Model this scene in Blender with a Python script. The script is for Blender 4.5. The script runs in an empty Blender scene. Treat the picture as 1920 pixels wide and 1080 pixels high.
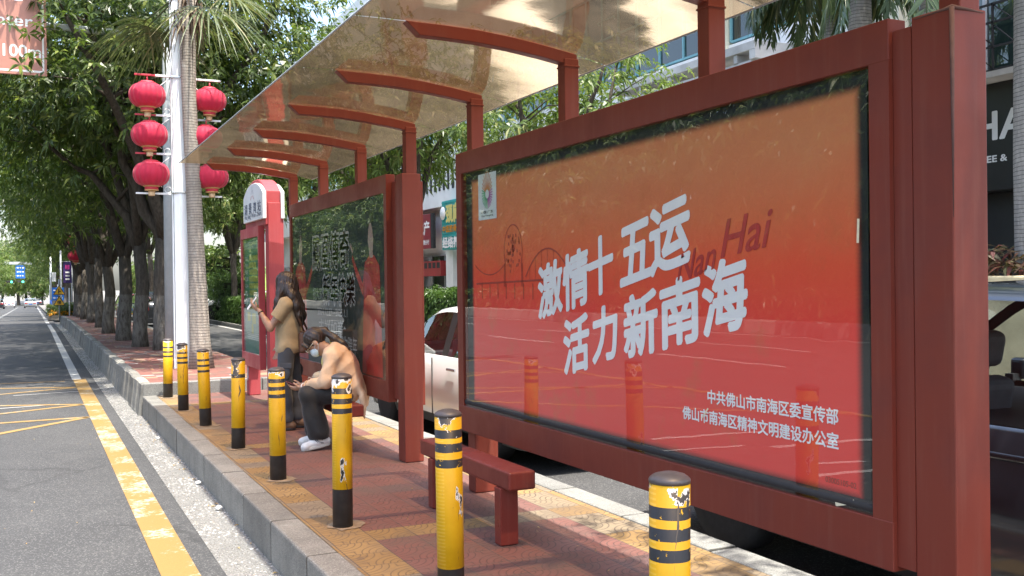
import bpy, bmesh, math, random
import numpy as np
from mathutils import Vector, Matrix

# ------------------------------------------------------------------ camera, sky, sun, exposure
SC = bpy.context.scene
COL = SC.collection
F_PX, EYE = 1900.0, 1.5
RIGHT = Vector((0.9036514, -0.42808634, -0.0124988))
DOWN = Vector((-0.01383012, 0.0, -0.99990436))
FWD = Vector((0.4280454, 0.90373784, -0.00592049))
cam_data = bpy.data.cameras.new('camera')
cam = bpy.data.objects.new('camera', cam_data)
COL.objects.link(cam)
cam_data.sensor_width = 36.0
cam_data.lens = F_PX / 1920 * 36.0
cam_data.clip_start = 0.05
cam_data.clip_end = 3000
m = Matrix.Identity(4)
for i in range(3):
    m[i][0] = RIGHT[i]; m[i][1] = -DOWN[i]; m[i][2] = -FWD[i]
m[2][3] = EYE
cam.matrix_world = m
SC.camera = cam

SUN = Vector((0.085, -0.34, 1.0)).normalized()
world = bpy.data.worlds.new('World')
SC.world = world
world.use_nodes = True
wn = world.node_tree
bg = wn.nodes['Background']
sky = wn.nodes.new('ShaderNodeTexSky')
sky.sky_type = 'NISHITA'
sky.sun_disc = False
sky.sun_elevation = math.asin(SUN.z)
sky.sun_rotation = math.atan2(SUN.x, SUN.y)
sky.dust_density = 3.5
sky.ozone_density = 0.6
wn.links.new(sky.outputs[0], bg.inputs[0])
bg.inputs[1].default_value = 0.15
sun_data = bpy.data.lights.new('sun', 'SUN')
sun_data.energy = 2.9
sun_data.angle = math.radians(0.53)
sun_data.color = (1.0, 0.945, 0.85)
sun = bpy.data.objects.new('sun', sun_data)
COL.objects.link(sun)
sun.rotation_euler = SUN.to_track_quat('Z', 'Y').to_euler()
sun.location = (5, -5, 40)
SC.view_settings.view_transform = 'Standard'
SC.view_settings.look = 'None'
SC.view_settings.gamma = 1
SC.view_settings.exposure = 1.98
SC.cycles.max_bounces = 10
SC.cycles.diffuse_bounces = 4
SC.cycles.transparent_max_bounces = 14
SC.cycles.caustics_reflective = False
SC.cycles.caustics_refractive = False
SC.cycles.sample_clamp_indirect = 6

R = math.radians
rnd = random.Random(7)

# ------------------------------------------------------------------ helpers: scene tree
WL = {}

def tag(o, label=None, cat=None, group=None, kind=None):
    if label: o['label'] = label
    if cat: o['category'] = cat
    if group: o['group'] = group
    if kind: o['kind'] = kind
    return o

def empty(name, loc, label=None, cat=None, group=None, rz=0.0):
    o = bpy.data.objects.new(name, None)
    o.empty_display_size = 0.2
    COL.objects.link(o)
    o.location = loc
    o.rotation_euler = (0, 0, rz)
    WL[o] = Vector(loc)
    return tag(o, label, cat, group)

def link(name, me, parent=None, loc=None, rot=None):
    """local coordinates of the parent when loc is given or None; use W() for world coordinates"""
    o = bpy.data.objects.new(name, me)
    COL.objects.link(o)
    if parent is not None: o.parent = parent
    if loc is not None: o.location = loc
    if rot is not None: o.rotation_euler = rot
    return o

def copy_tree(o, parent=None):
    c = o.copy()
    COL.objects.link(c)
    if parent is not None: c.parent = parent
    for ch in list(o.children):
        copy_tree(ch, c)
    return c

class MB:
    """collects shapes in one bmesh"""
    def __init__(s):
        s.bm = bmesh.new(); s.mats = []; s.mi = 0
    def mat(s, m):
        if m not in s.mats: s.mats.append(m)
        s.mi = s.mats.index(m); return s
    def _take(s, fs, smooth=False):
        for f in fs:
            f.material_index = s.mi; f.smooth = smooth
    def box(s, x0, x1, y0, y1, z0, z1, b=0.0, seg=2, M=None):
        t = bmesh.new()
        bmesh.ops.create_cube(t, size=1)
        for v in t.verts:
            v.co = Vector(((v.co.x + .5) * (x1 - x0) + x0, (v.co.y + .5) * (y1 - y0) + y0, (v.co.z + .5) * (z1 - z0) + z0))
        if b > 0:
            bmesh.ops.bevel(t, geom=list(t.edges), offset=b, segments=seg, affect='EDGES', profile=.5)
        if M is not None: t.transform(M)
        s._merge(t)
        return s
    def _merge(s, t, smooth=False):
        vm = {}
        for v in t.verts: vm[v] = s.bm.verts.new(v.co)
        for f in t.faces:
            try: nf = s.bm.faces.new([vm[v] for v in f.verts])
            except ValueError: continue
            nf.material_index = s.mi; nf.smooth = smooth or f.smooth
        t.free()
    def grid(s, rows, close=False, smooth=True, cap=False):
        """rows: list of equal-length point lists"""
        vs = [[s.bm.verts.new(p) for p in r] for r in rows]
        n = len(rows[0])
        for a, b in zip(vs[:-1], vs[1:]):
            for j in range(n if close else n - 1):
                k = (j + 1) % n
                try:
                    f = s.bm.faces.new((a[j], a[k], b[k], b[j])); f.material_index = s.mi; f.smooth = smooth
                except ValueError: pass
        if cap:
            for r in (vs[0][::-1], vs[-1]):
                try:
                    f = s.bm.faces.new(r); f.material_index = s.mi
                except ValueError: pass
        return s
    def tube(s, pts, rad, n=8, cap=True, smooth=True):
        pts = [Vector(p) for p in pts]
        if not isinstance(rad, (list, tuple)): rad = [rad] * len(pts)
        rows = []; ref = None
        for i, p in enumerate(pts):
            d = (pts[min(i + 1, len(pts) - 1)] - pts[max(i - 1, 0)]).normalized()
            if ref is None:
                ref = d.cross(Vector((0, 0, 1)))
                if ref.length < 1e-3: ref = d.cross(Vector((0, 1, 0)))
                ref.normalize()
            ref = (ref - d * ref.dot(d)).normalized()
            w = d.cross(ref)
            rows.append([p + (ref * math.cos(2 * math.pi * k / n) + w * math.sin(2 * math.pi * k / n)) * rad[i] for k in range(n)])
        return s.grid(rows, True, smooth, cap)
    def lathe(s, prof, n=24, c=(0, 0, 0), smooth=True, lobes=0, amp=0):
        rows = []
        for r, z in prof:
            row = []
            for k in range(n):
                a = 2 * math.pi * k / n
                rr = r * (1 - amp * abs(math.cos(a * lobes / 2)) ** 6) if lobes else r
                row.append((c[0] + rr * math.cos(a), c[1] + rr * math.sin(a), c[2] + z))
            rows.append(row)
        return s.grid(rows, True, smooth, True)
    def poly(s, pts):
        f = s.bm.faces.new([s.bm.verts.new(p) for p in pts]); f.material_index = s.mi; return s
    def prism(s, prof, axis, a, b, bev=0.0):
        """extrude a 2D outline along axis from a to b; axis x: (y,z)  y: (x,z)  z: (x,y)"""
        def P(u, v, w):
            return {'x': (w, u, v), 'y': (u, w, v), 'z': (u, v, w)}[axis]
        t = bmesh.new()
        A = [t.verts.new(P(u, v, a)) for u, v in prof]; B = [t.verts.new(P(u, v, b)) for u, v in prof]
        n = len(prof)
        t.faces.new(A); t.faces.new(B[::-1])
        for i in range(n): t.faces.new((A[i], B[i], B[(i + 1) % n], A[(i + 1) % n]))
        bmesh.ops.recalc_face_normals(t, faces=t.faces)
        if bev: bmesh.ops.bevel(t, geom=list(t.edges), offset=bev, segments=2, affect='EDGES', profile=.5)
        s._merge(t); return s
    def build(s, name, mat=None, parent=None, world=False, fix=True, loc=None, rot=None):
        if fix: bmesh.ops.recalc_face_normals(s.bm, faces=s.bm.faces)
        me = bpy.data.meshes.new(name)
        s.bm.to_mesh(me); s.bm.free()
        for mm in (s.mats if s.mats else [mat]):
            me.materials.append(mm)
        o = link(name, me, parent, loc, rot)
        if world and parent is not None:
            base = WL.get(parent, Vector((0, 0, 0)))
            o.location = -base
            WL[o] = Vector((0, 0, 0))
        elif parent is None and loc is None:
            WL[o] = Vector((0, 0, 0))
        return o

def text_me(body, size=1.0, bold=0.0, extrude=0.0, align='CENTER', res=4):
    c = bpy.data.curves.new('lettering', 'FONT')
    c.body = body; c.size = size; c.offset = bold; c.extrude = extrude
    c.align_x = align; c.align_y = 'CENTER'; c.resolution_u = res
    o = bpy.data.objects.new('lettering', c)
    COL.objects.link(o)
    dg = bpy.context.evaluated_depsgraph_get()
    me = bpy.data.meshes.new_from_object(o.evaluated_get(dg))
    bpy.data.objects.remove(o); bpy.data.curves.remove(c)
    return me

class Letters:
    """several pieces of writing in one mesh"""
    def __init__(s): s.bm = bmesh.new(); s.mats = []
    def add(s, body, org, right, up, mat, size=None, width=None, height=None, bold=0.0, align='CENTER', shear=0.0, extrude=0.0):
        me = text_me(body, 1.0, 0.0, extrude, align)
        n = len(me.vertices)
        co = np.zeros(n * 3); me.vertices.foreach_get('co', co); co = co.reshape(-1, 3)
        if n == 0: return s
        mn, mx = co.min(0), co.max(0)
        sx = sy = size or 1.0
        if width: sx = width / max(1e-6, mx[0] - mn[0])
        if height: sy = height / max(1e-6, mx[1] - mn[1])
        if width and not height: sy = sx
        if height and not width: sx = sy
        ctr = (mn + mx) / 2
        if align == 'CENTER': co[:, 0] -= ctr[0]
        elif align == 'LEFT': co[:, 0] -= mn[0]
        else: co[:, 0] -= mx[0]
        co[:, 1] -= ctr[1]
        co[:, 0] *= sx; co[:, 1] *= sy
        co[:, 0] += shear * co[:, 1]
        r = Vector(right); u = Vector(up); o = Vector(org); nn = r.cross(u).normalized()
        if mat not in s.mats: s.mats.append(mat)
        mi = s.mats.index(mat)
        em = min(sx, sy)
        offs = [(0, 0)]
        if bold:
            offs += [(bold * em * math.cos(t), bold * em * math.sin(t)) for t in np.linspace(0, 2 * math.pi, 10 if bold > .02 else 6, endpoint=False)]
        for k, (ox, oy) in enumerate(offs):
            vs = [s.bm.verts.new(o + r * float(c[0] + ox) + u * float(c[1] + oy) + nn * (float(c[2]) + k * .00012)) for c in co]
            for p in me.polygons:
                try:
                    f = s.bm.faces.new([vs[i] for i in p.vertices]); f.material_index = mi
                except ValueError: pass
        bpy.data.meshes.remove(me)
        return s
    def rect(s, org, right, up, w, h, mat):
        if mat not in s.mats: s.mats.append(mat)
        r = Vector(right) * w / 2; u = Vector(up) * h / 2; o = Vector(org)
        f = s.bm.faces.new([s.bm.verts.new(q) for q in (o - r - u, o + r - u, o + r + u, o - r + u)])
        f.material_index = s.mats.index(mat); return s
    def polyline(s, pts, th, org, right, up, mat):
        if mat not in s.mats: s.mats.append(mat)
        r = Vector(right); u = Vector(up); o = Vector(org)
        for (a, b), (c, d) in zip(pts[:-1], pts[1:]):
            L = math.hypot(c - a, d - b) or 1e-6
            nx, ny = -(d - b) / L * th / 2, (c - a) / L * th / 2
            q = [(a + nx, b + ny), (a - nx, b - ny), (c - nx, d - ny), (c + nx, d + ny)]
            f = s.bm.faces.new([s.bm.verts.new(o + r * x + u * y) for x, y in q]); f.material_index = s.mats.index(mat)
        return s
    def build(s, name, parent=None, world=False):
        me = bpy.data.meshes.new(name); s.bm.to_mesh(me); s.bm.free()
        for mm in s.mats: me.materials.append(mm)
        o = link(name, me, parent)
        if world and parent is not None:
            o.location = -WL.get(parent, Vector((0, 0, 0))); WL[o] = Vector((0, 0, 0))
        return o

def raw_mesh(name, verts, faces_flat, sizes, mats, mat_idx=None, smooth=False):
    me = bpy.data.meshes.new(name)
    verts = np.asarray(verts, np.float32)
    me.vertices.add(len(verts)); me.vertices.foreach_set('co', verts.ravel())
    ff = np.asarray(faces_flat, np.int32).ravel()
    me.loops.add(len(ff)); me.loops.foreach_set('vertex_index', ff)
    sizes = np.asarray(sizes, np.int32)
    st = np.concatenate([[0], np.cumsum(sizes)[:-1]]).astype(np.int32)
    me.polygons.add(len(sizes)); me.polygons.foreach_set('loop_start', st); me.polygons.foreach_set('loop_total', sizes)
    if mat_idx is not None: me.polygons.foreach_set('material_index', np.asarray(mat_idx, np.int32))
    me.polygons.foreach_set('use_smooth', np.full(len(sizes), smooth))
    me.update(calc_edges=True); me.validate()
    for mm in mats: me.materials.append(mm)
    return me

# ------------------------------------------------------------------ helpers: materials
class G:
    def __init__(s, name):
        s.m = bpy.data.materials.new(name); s.m.use_nodes = True
        s.t = s.m.node_tree; s.t.nodes.clear()
        s.out = s.t.nodes.new('ShaderNodeOutputMaterial')
    def n(s, typ, **kw):
        nd = s.t.nodes.new(typ)
        for k, v in kw.items(): setattr(nd, k, v)
        return nd
    def put(s, sock, v):
        if v is None: return
        if isinstance(v, bpy.types.NodeSocket): s.t.links.new(v, sock)
        else:
            if hasattr(sock.default_value, '__len__') and not hasattr(v, '__len__'): v = (v,) * len(sock.default_value)
            if hasattr(sock.default_value, '__len__') and len(sock.default_value) == 4 and len(v) == 3: v = (*v, 1)
            sock.default_value = v
    def math(s, op, a, b=None, c=None, clamp=False):
        nd = s.n('ShaderNodeMath', operation=op, use_clamp=clamp)
        s.put(nd.inputs[0], a); s.put(nd.inputs[1], b)
        if c is not None: s.put(nd.inputs[2], c)
        return nd.outputs[0]
    def add(s, a, b): return s.math('ADD', a, b)
    def sub(s, a, b): return s.math('SUBTRACT', a, b)
    def mul(s, a, b): return s.math('MULTIPLY', a, b)
    def gt(s, a, b): return s.math('GREATER_THAN', a, b)
    def lt(s, a, b): return s.math('LESS_THAN', a, b)
    def smooth(s, v, a, b, lo=0.0, hi=1.0):
        nd = s.n('ShaderNodeMapRange', interpolation_type='SMOOTHSTEP')
        s.put(nd.inputs[0], v); s.put(nd.inputs[1], a); s.put(nd.inputs[2], b); s.put(nd.inputs[3], lo); s.put(nd.inputs[4], hi)
        return nd.outputs[0]
    def mix(s, f, a, b, typ='MIX'):
        nd = s.n('ShaderNodeMix', data_type='RGBA', blend_type=typ)
        s.put(nd.inputs['Factor'], f); s.put(nd.inputs[6], a); s.put(nd.inputs[7], b)
        return nd.outputs[2]
    def obj(s): return s.n('ShaderNodeTexCoord').outputs['Object']
    def pos(s): return s.n('ShaderNodeNewGeometry').outputs['Position']
    def xyz(s, v):
        nd = s.n('ShaderNodeSeparateXYZ'); s.put(nd.inputs[0], v); return nd.outputs
    def vec(s, x, y, z):
        nd = s.n('ShaderNodeCombineXYZ')
        for i, v in enumerate((x, y, z)): s.put(nd.inputs[i], v)
        return nd.outputs[0]
    def scale(s, v, sc):
        nd = s.n('ShaderNodeVectorMath', operation='MULTIPLY'); s.put(nd.inputs[0], v); s.put(nd.inputs[1], sc); return nd.outputs[0]
    def vadd(s, v, w):
        nd = s.n('ShaderNodeVectorMath', operation='ADD'); s.put(nd.inputs[0], v); s.put(nd.inputs[1], w); return nd.outputs[0]
    def noise(s, v, scale=5, detail=4, rough=.55, dist=0, out=0):
        nd = s.n('ShaderNodeTexNoise'); s.put(nd.inputs['Vector'], v); s.put(nd.inputs['Scale'], scale)
        s.put(nd.inputs['Detail'], detail); s.put(nd.inputs['Roughness'], rough); s.put(nd.inputs['Distortion'], dist)
        return nd.outputs[out]
    def vor(s, v, scale=5, out='Distance', feature='F1', rnd=1.0):
        nd = s.n('ShaderNodeTexVoronoi', feature=feature); s.put(nd.inputs['Vector'], v); s.put(nd.inputs['Scale'], scale)
        s.put(nd.inputs['Randomness'], rnd)
        return nd.outputs[out]
    def wnoise(s, v, out='Value'):
        nd = s.n('ShaderNodeTexWhiteNoise'); s.put(nd.inputs[0], v); return nd.outputs[out]
    def ramp(s, f, stops):
        nd = s.n('ShaderNodeValToRGB'); s.put(nd.inputs[0], f)
        el = nd.color_ramp.elements
        while len(el) < len(stops): el.new(.5)
        for e, (p, c) in zip(el, stops):
            e.position = p; e.color = (*c, 1) if len(c) == 3 else c
        return nd.outputs[0]
    def bump(s, h, strength=.3, dist=.01, normal=None):
        nd = s.n('ShaderNodeBump'); s.put(nd.inputs['Height'], h); s.put(nd.inputs['Strength'], strength); s.put(nd.inputs['Distance'], dist)
        if normal is not None: s.put(nd.inputs['Normal'], normal)
        return nd.outputs[0]
    def bsdf(s, col, rough=.6, metal=0, spec=.5, normal=None, emit=None, es=0, coat=0, sheen=0):
        nd = s.n('ShaderNodeBsdfPrincipled')
        s.put(nd.inputs['Base Color'], col); s.put(nd.inputs['Roughness'], rough); s.put(nd.inputs['Metallic'], metal)
        s.put(nd.inputs['Specular IOR Level'], spec); s.put(nd.inputs['Coat Weight'], coat); s.put(nd.inputs['Sheen Weight'], sheen)
        s.put(nd.inputs['Coat Roughness'], .05)
        if normal is not None: s.put(nd.inputs['Normal'], normal)
        if emit is not None: s.put(nd.inputs['Emission Color'], emit); s.put(nd.inputs['Emission Strength'], es)
        return nd.outputs[0]
    def done(s, sh):
        s.t.links.new(sh, s.out.inputs[0]); return s.m

def plain(name, col, rough=.6, var=.12, scale=6, metal=0, spec=.5, bump=0, bscale=60, coat=0, coords='obj'):
    g = G(name); v = g.obj() if coords == 'obj' else g.pos()
    n = g.noise(v, scale, 5, .6)
    k = g.smooth(n, .25, .75, 1 - var, 1 + var)
    c = g.mix(1.0, col, g.vec(k, k, k), 'MULTIPLY')
    nm = g.bump(g.noise(v, bscale, 3), bump, .004) if bump else None
    return g.done(g.bsdf(c, rough, metal, spec, nm, coat=coat))

def m_paint(name, col, dirt=(.085, .03, .026), amount=.35, rust=.15, rough=.42):
    """weathered painted steel"""
    g = G(name); v = g.pos()
    x, y, z = g.xyz(v)
    streak = g.noise(g.vec(g.mul(x, 9), g.mul(y, 9), g.mul(z, .5)), 3, 4, .6)
    blot = g.noise(v, 2.2, 5, .6)
    worn = g.noise(v, 34, 4, .7)
    c = g.mix(g.smooth(blot, .42, .75, 0, amount), col, dirt)
    c = g.mix(g.smooth(streak, .48, .72, 0, amount * .8), c, (col[0] * 1.15, col[1] * 1.7 + .01, col[2] * 1.7 + .01))
    c = g.mix(g.mul(g.smooth(worn, .66, .74), rust), c, (.05, .03, .025))
    r = g.smooth(blot, .3, .7, rough - .08, rough + .16)
    nm = g.bump(g.add(g.mul(g.noise(v, 160, 2), .3), g.noise(v, 7, 3)), .06, .01)
    return g.done(g.bsdf(c, r, 0, .28, nm))

M = {}
M['red'] = m_paint('shelter_red_paint', (.18, .037, .023))
M['red_pink'] = m_paint('stop_sign_pinkish_red_paint', (.36, .06, .065), (.22, .04, .045), .3, .05)
M['red_bench'] = m_paint('bench_red_paint', (.17, .03, .022), (.05, .022, .018), .5, .5, .35)
M['white_paint'] = m_paint('white_lamp_paint', (.78, .80, .80), (.55, .55, .52), .25, .1)
M['grey_steel'] = plain('grey_galvanised_steel', (.38, .41, .42), .5, .12, 4, 0)
M['black'] = plain('black_rubber', (.018, .018, .019), .7, .2, 20)
M['dark'] = plain('dark_interior', (.012, .014, .015), .6, .2, 5)
M['white'] = plain('white_plastic', (.74, .75, .74), .45, .06, 4)
M['chrome'] = plain('brushed_metal', (.55, .56, .58), .25, .05, 8, 1)
M['cream'] = plain('cream_tape', (.70, .64, .44), .7, .1, 40)

def m_asphalt():
    g = G('asphalt'); v = g.pos(); x, y, z = g.xyz(v)
    n1 = g.noise(v, 1.1, 5, .6); n2 = g.noise(v, 95, 3, .75); n3 = g.vor(v, 130, 'Color')
    st = g.noise(g.vec(g.mul(x, 2.2), g.mul(y, .14), 0), 1.0, 3, .5)
    c = g.mix(g.smooth(n1, .3, .7), (.040, .0405, .041), (.055, .0553, .055))
    c = g.mix(g.smooth(st, .45, .7, 0, .5), c, (.040, .041, .042))
    gr = g.xyz(n3)[0]
    c = g.mix(g.smooth(gr, .80, .97), c, (.135, .135, .13))
    c = g.mix(g.smooth(gr, .22, .06), c, (.034, .035, .036))
    blot = g.noise(g.scale(v, (1, .5, 1)), 5.5, 3, .5)
    c = g.mix(g.smooth(blot, .69, .76, 0, .55), c, (.045, .045, .047))
    wv = g.vadd(v, g.scale(g.noise(v, 2.5, 4, .6, 0, 1), (.5, .5, 0)))
    ed = g.vor(g.scale(wv, (1, .6, 1)), .55, 'Distance', 'DISTANCE_TO_EDGE')
    crk = g.mul(g.lt(ed, .008), g.smooth(g.noise(v, .35, 2), .48, .56))
    c = g.mix(g.mul(crk, .45), c, (.02, .02, .02))
    trk = g.math('ABSOLUTE', g.sub(g.math('ABSOLUTE', g.add(x, 1.25)), .85)); c = g.mix(g.smooth(trk, .42, .05, 0, .28), c, (.045, .046, .047))
    return g.done(g.bsdf(c, .82, 0, .35, g.bump(g.sub(g.add(n2, gr), g.mul(crk, 3)), .5, .006)))
M['asphalt'] = m_asphalt()

def m_gutter():
    g = G('gutter_of_pale_pebbles'); v = g.pos()
    cell = g.vor(g.scale(v, (1, .8, 1)), 48, 'Color'); d = g.vor(g.scale(v, (1, .8, 1)), 48, 'Distance')
    a, b, cc = g.xyz(cell)
    st = g.smooth(d, .30, .52, 1, 0)
    c = g.mix(g.smooth(a, .2, .9), (.25, .243, .225), (.70, .69, .66))
    c = g.mix(g.gt(b, .86), c, (.30, .26, .20))
    patch = g.noise(v, 2.3, 4, .6)
    keep = g.mul(st, g.gt(cc, g.smooth(patch, .3, .68, .28, .86)))
    c = g.mix(keep, g.mix(g.noise(v, 40, 3), (.14, .136, .126), (.225, .22, .205)), c)
    nm = g.bump(g.add(g.mul(st, 1.0), g.noise(v, 150, 2)), .8, .006)
    return g.done(g.bsdf(c, g.smooth(a, 0, 1, .18, .5), 0, .7, nm))
M['gutter'] = m_gutter()

def m_line(name, col, worn=.5, under=(.13, .13, .13), pale=(.62, .60, .52)):
    g = G(name); v = g.pos()
    n = g.noise(v, 26, 6, .72); n2 = g.noise(v, 2.2, 4, .6); n3 = g.noise(v, 130, 3, .7)
    c = g.mix(g.smooth(n3, .3, .7), col, tuple(k * .8 for k in col))
    c = g.mix(g.smooth(g.mul(n, g.smooth(n2, .35, .7, .6, 1.25)), .50, .62, 0, .75), c, pale)
    c = g.mix(g.smooth(n, 1 - worn, 1 - worn + .07, 0, .8), c, under)
    dark = g.noise(v, 9, 2, .5)
    c = g.mix(g.smooth(dark, .70, .76, 0, .5), c, (.25, .21, .15))
    return g.done(g.bsdf(c, .65, 0, .4, g.bump(n3, .3, .004)))
M['yellow_line'] = m_line('worn_yellow_road_paint', (.245, .15, .045), .32, (.07, .07, .07), (.36, .34, .28))
M['thin_yellow'] = m_line('thin_yellow_road_paint', (.29, .18, .055), .45, (.075, .075, .075), (.30, .27, .2))
M['white_line'] = m_line('worn_white_road_paint', (.40, .40, .38), .36, (.08, .08, .08), pale=(.34, .34, .32))

def m_granite(name, a=(.33, .33, .31), b=(.22, .22, .21), light=(.5, .5, .48)):
    g = G(name); v = g.pos()
    gr = g.xyz(g.vor(v, 190, 'Color'))[0]
    n = g.noise(v, 3, 5, .65)
    c = g.mix(g.smooth(n, .3, .7), a, b)
    c = g.mix(g.smooth(gr, .82, .95, 0, .7), c, light)
    c = g.mix(g.smooth(gr, .2, .08, 0, .7), c, (.10, .10, .10))
    x, y, z = g.xyz(v)
    blk = g.wnoise(g.vec(g.math('FLOOR', g.math('DIVIDE', g.add(y, 14.0), .93)), 2.0, 1.0)); kk = g.smooth(blk, 0, 1, .82, 1.1)
    c = g.mix(1.0, c, g.vec(kk, kk, g.mul(kk, .97)), 'MULTIPLY')
    jt = g.math('ABSOLUTE', g.sub(g.math('FRACT', g.math('DIVIDE', g.add(y, 14.0), .93)), .5)); c = g.mix(g.mul(g.smooth(jt, .480, .492), g.smooth(g.noise(v, 9, 3), .25, .5, .55, .95)), c, (.035, .033, .028))
    dirt = g.noise(g.vec(g.mul(x, 3), g.mul(y, 14), g.mul(z, 1.4)), 1.3, 4, .6)
    c = g.mix(g.mul(g.smooth(dirt, .5, .72, 0, .6), g.smooth(z, -.02, -.3)), c, (.11, .105, .09))
    return g.done(g.bsdf(c, .75, 0, .35, g.bump(gr, .25, .004)))
M['granite'] = m_granite('grey_granite', (.235, .227, .205), (.155, .15, .136), (.36, .35, .33))
M['granite_pale'] = m_granite('pale_granite', (.235, .235, .225), (.18, .18, .172), (.34, .34, .33))
M['concrete'] = m_granite('weathered_concrete', (.23, .22, .195), (.15, .145, .13), (.3, .29, .26))

def m_paving(name, tile=.25, plat=True):
    g = G(name); v = g.pos(); x, y, z = g.xyz(v)
    # slight waviness so that joints are not ruled lines
    w = g.noise(v, 1.7, 2)
    x = g.add(x, g.mul(g.sub(w, .5), .012)); y = g.add(y, g.mul(g.sub(g.noise(g.vadd(v, (5, 3, 1)), 1.7, 2), .5), .012))
    tx = g.math('DIVIDE', g.sub(x, 1.55 if plat else 1.45), tile); ty = g.math('DIVIDE', g.sub(y, 5.70 if plat else 14.8), tile)
    ix, iy = g.math('FLOOR', tx), g.math('FLOOR', ty)
    fx, fy = g.math('FRACT', tx), g.math('FRACT', ty)
    rid = g.wnoise(g.vec(ix, iy, 3.0)); rid2 = g.wnoise(g.vec(ix, iy, 9.0))
    red = g.mix(rid, (.155, .060, .046), (.215, .085, .066))
    red = g.mix(g.gt(rid2, .80), red, (.125, .062, .056))
    yel = g.mix(rid, (.235, .140, .046), (.30, .19, .072))
    yel = g.mix(g.gt(rid2, .66), yel, (.225, .175, .11))
    if plat:
        band = g.lt(ix, .5)                                  # by the kerb
        band = g.math('MAXIMUM', band, g.gt(ix, 5.5))
        red = g.mix(g.mul(g.gt(rid, .45), .35), red, (.105, .058, .052))        # along the far side
        cyc = g.math('MODULO', g.add(iy, 180.0), 15.0)
        band = g.math('MAXIMUM', band, g.lt(cyc, .5))
    else:
        band = g.gt(rid2, .88)
    c = g.mix(band, red, yel)
    if not plat:
        c = g.mix(g.gt(rid, .9), c, (.26, .245, .23))
    # groove pattern: arcs round two opposite corners plus a fine grid in the rest
    def arcs(cx, cy):
        d = g.math('SQRT', g.add(g.math('POWER', g.sub(fx, cx), 2.0), g.math('POWER', g.sub(fy, cy), 2.0)))
        ring = g.math('ABSOLUTE', g.sub(g.math('FRACT', g.mul(d, 6.5)), .5))
        return g.mul(g.gt(ring, .405), g.lt(d, .75)), g.lt(d, .75)
    a1, in1 = arcs(0.0, 1.0); a2, in2 = arcs(1.0, 0.0)
    gx = g.gt(g.math('ABSOLUTE', g.sub(g.math('FRACT', g.mul(fx, 4)), .5)), .43)
    gy = g.gt(g.math('ABSOLUTE', g.sub(g.math('FRACT', g.mul(fy, 4)), .5)), .43)
    inside = g.math('MAXIMUM', in1, in2)
    groove = g.math('MAXIMUM', g.math('MAXIMUM', a1, a2), g.mul(g.math('MAXIMUM', gx, gy), g.sub(1.0, inside)))
    jx = g.gt(g.math('ABSOLUTE', g.sub(fx, .5)), .488); jy = g.gt(g.math('ABSOLUTE', g.sub(fy, .5)), .488)
    joint = g.math('MAXIMUM', jx, jy)
    dirt = g.noise(v, 1.3, 5, .65); fine = g.noise(v, 70, 4, .7)
    if plat: c = g.mix(g.mul(groove, g.smooth(dirt, .25, .6, .9, .45)), c, (.042, .028, .024))
    c = g.mix(g.mul(joint, .85), c, (.06, .05, .045))
    c = g.mix(g.smooth(dirt, .46, .70, 0, .7), c, (.10, .078, .062))
    spot = g.noise(v, 7, 3, .6); c = g.mix(g.smooth(spot, .62, .72, 0, .5), c, (.06, .045, .04))
    c = g.mix(g.smooth(fine, .35, .75, 0, .35), c, (.15, .105, .085))
    h = g.sub(g.mul(fine, .3), g.math('MAXIMUM', g.mul(groove, .6 if plat else 0), joint))
    return g.done(g.bsdf(c, g.smooth(dirt, .3, .7, .62, .85), 0, .35, g.bump(h, .55, .005)))
M['paving'] = m_paving('patterned_red_paving')
M['brick_paving'] = m_paving('red_brick_paving', .2, False)

def m_leaf(name, a, b, gloss=.38, trans=.35, hi=None):
    g = G(name)
    rn = g.n('ShaderNodeNewGeometry').outputs['Random Per Island']
    n = g.noise(g.pos(), .9, 3, .5)
    c = g.mix(rn, a, b)
    c = g.mix(g.smooth(n, .35, .7, 0, .45), c, tuple(k * .62 for k in a))
    if hi: c = g.mix(g.gt(rn, .86), c, hi)  # random paler leaves; share raised to paint sunlit patches into the crowns
    p = g.bsdf(c, gloss, 0, .45)
    t = g.n('ShaderNodeBsdfTranslucent'); g.put(t.inputs[0], g.mix(.5, c, (b[0] * 1.6, b[1] * 1.7, b[2] * .7)))
    mx = g.n('ShaderNodeMixShader'); g.put(mx.inputs[0], trans)
    g.t.links.new(p, mx.inputs[1]); g.t.links.new(t.outputs[0], mx.inputs[2])
    return g.done(mx.outputs[0])
M['mango'] = m_leaf('mango_leaf', (.046, .082, .020), (.10, .15, .032), .38, .42, (.19, .23, .045))
M['mango_light'] = m_leaf('light_tree_leaf', (.075, .13, .03), (.14, .20, .05), .4, .4, (.22, .24, .08))
M['hedge'] = m_leaf('hedge_leaf', (.04, .085, .02), (.09, .16, .035), .4, .3)
M['palm_leaf'] = m_leaf('palm_leaflet', (.075, .105, .045), (.15, .18, .08), .42, .3, (.26, .24, .12))
M['palm_dark'] = m_leaf('dark_palm_leaflet', (.05, .085, .04), (.10, .15, .06), .36, .25, (.20, .22, .10))
M['flower'] = m_leaf('orange_flower', (.65, .28, .02), (.75, .42, .03), .5, .3)
M['redplant'] = m_leaf('red_tinged_leaf', (.16, .035, .035), (.10, .12, .05), .45, .3)

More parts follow.
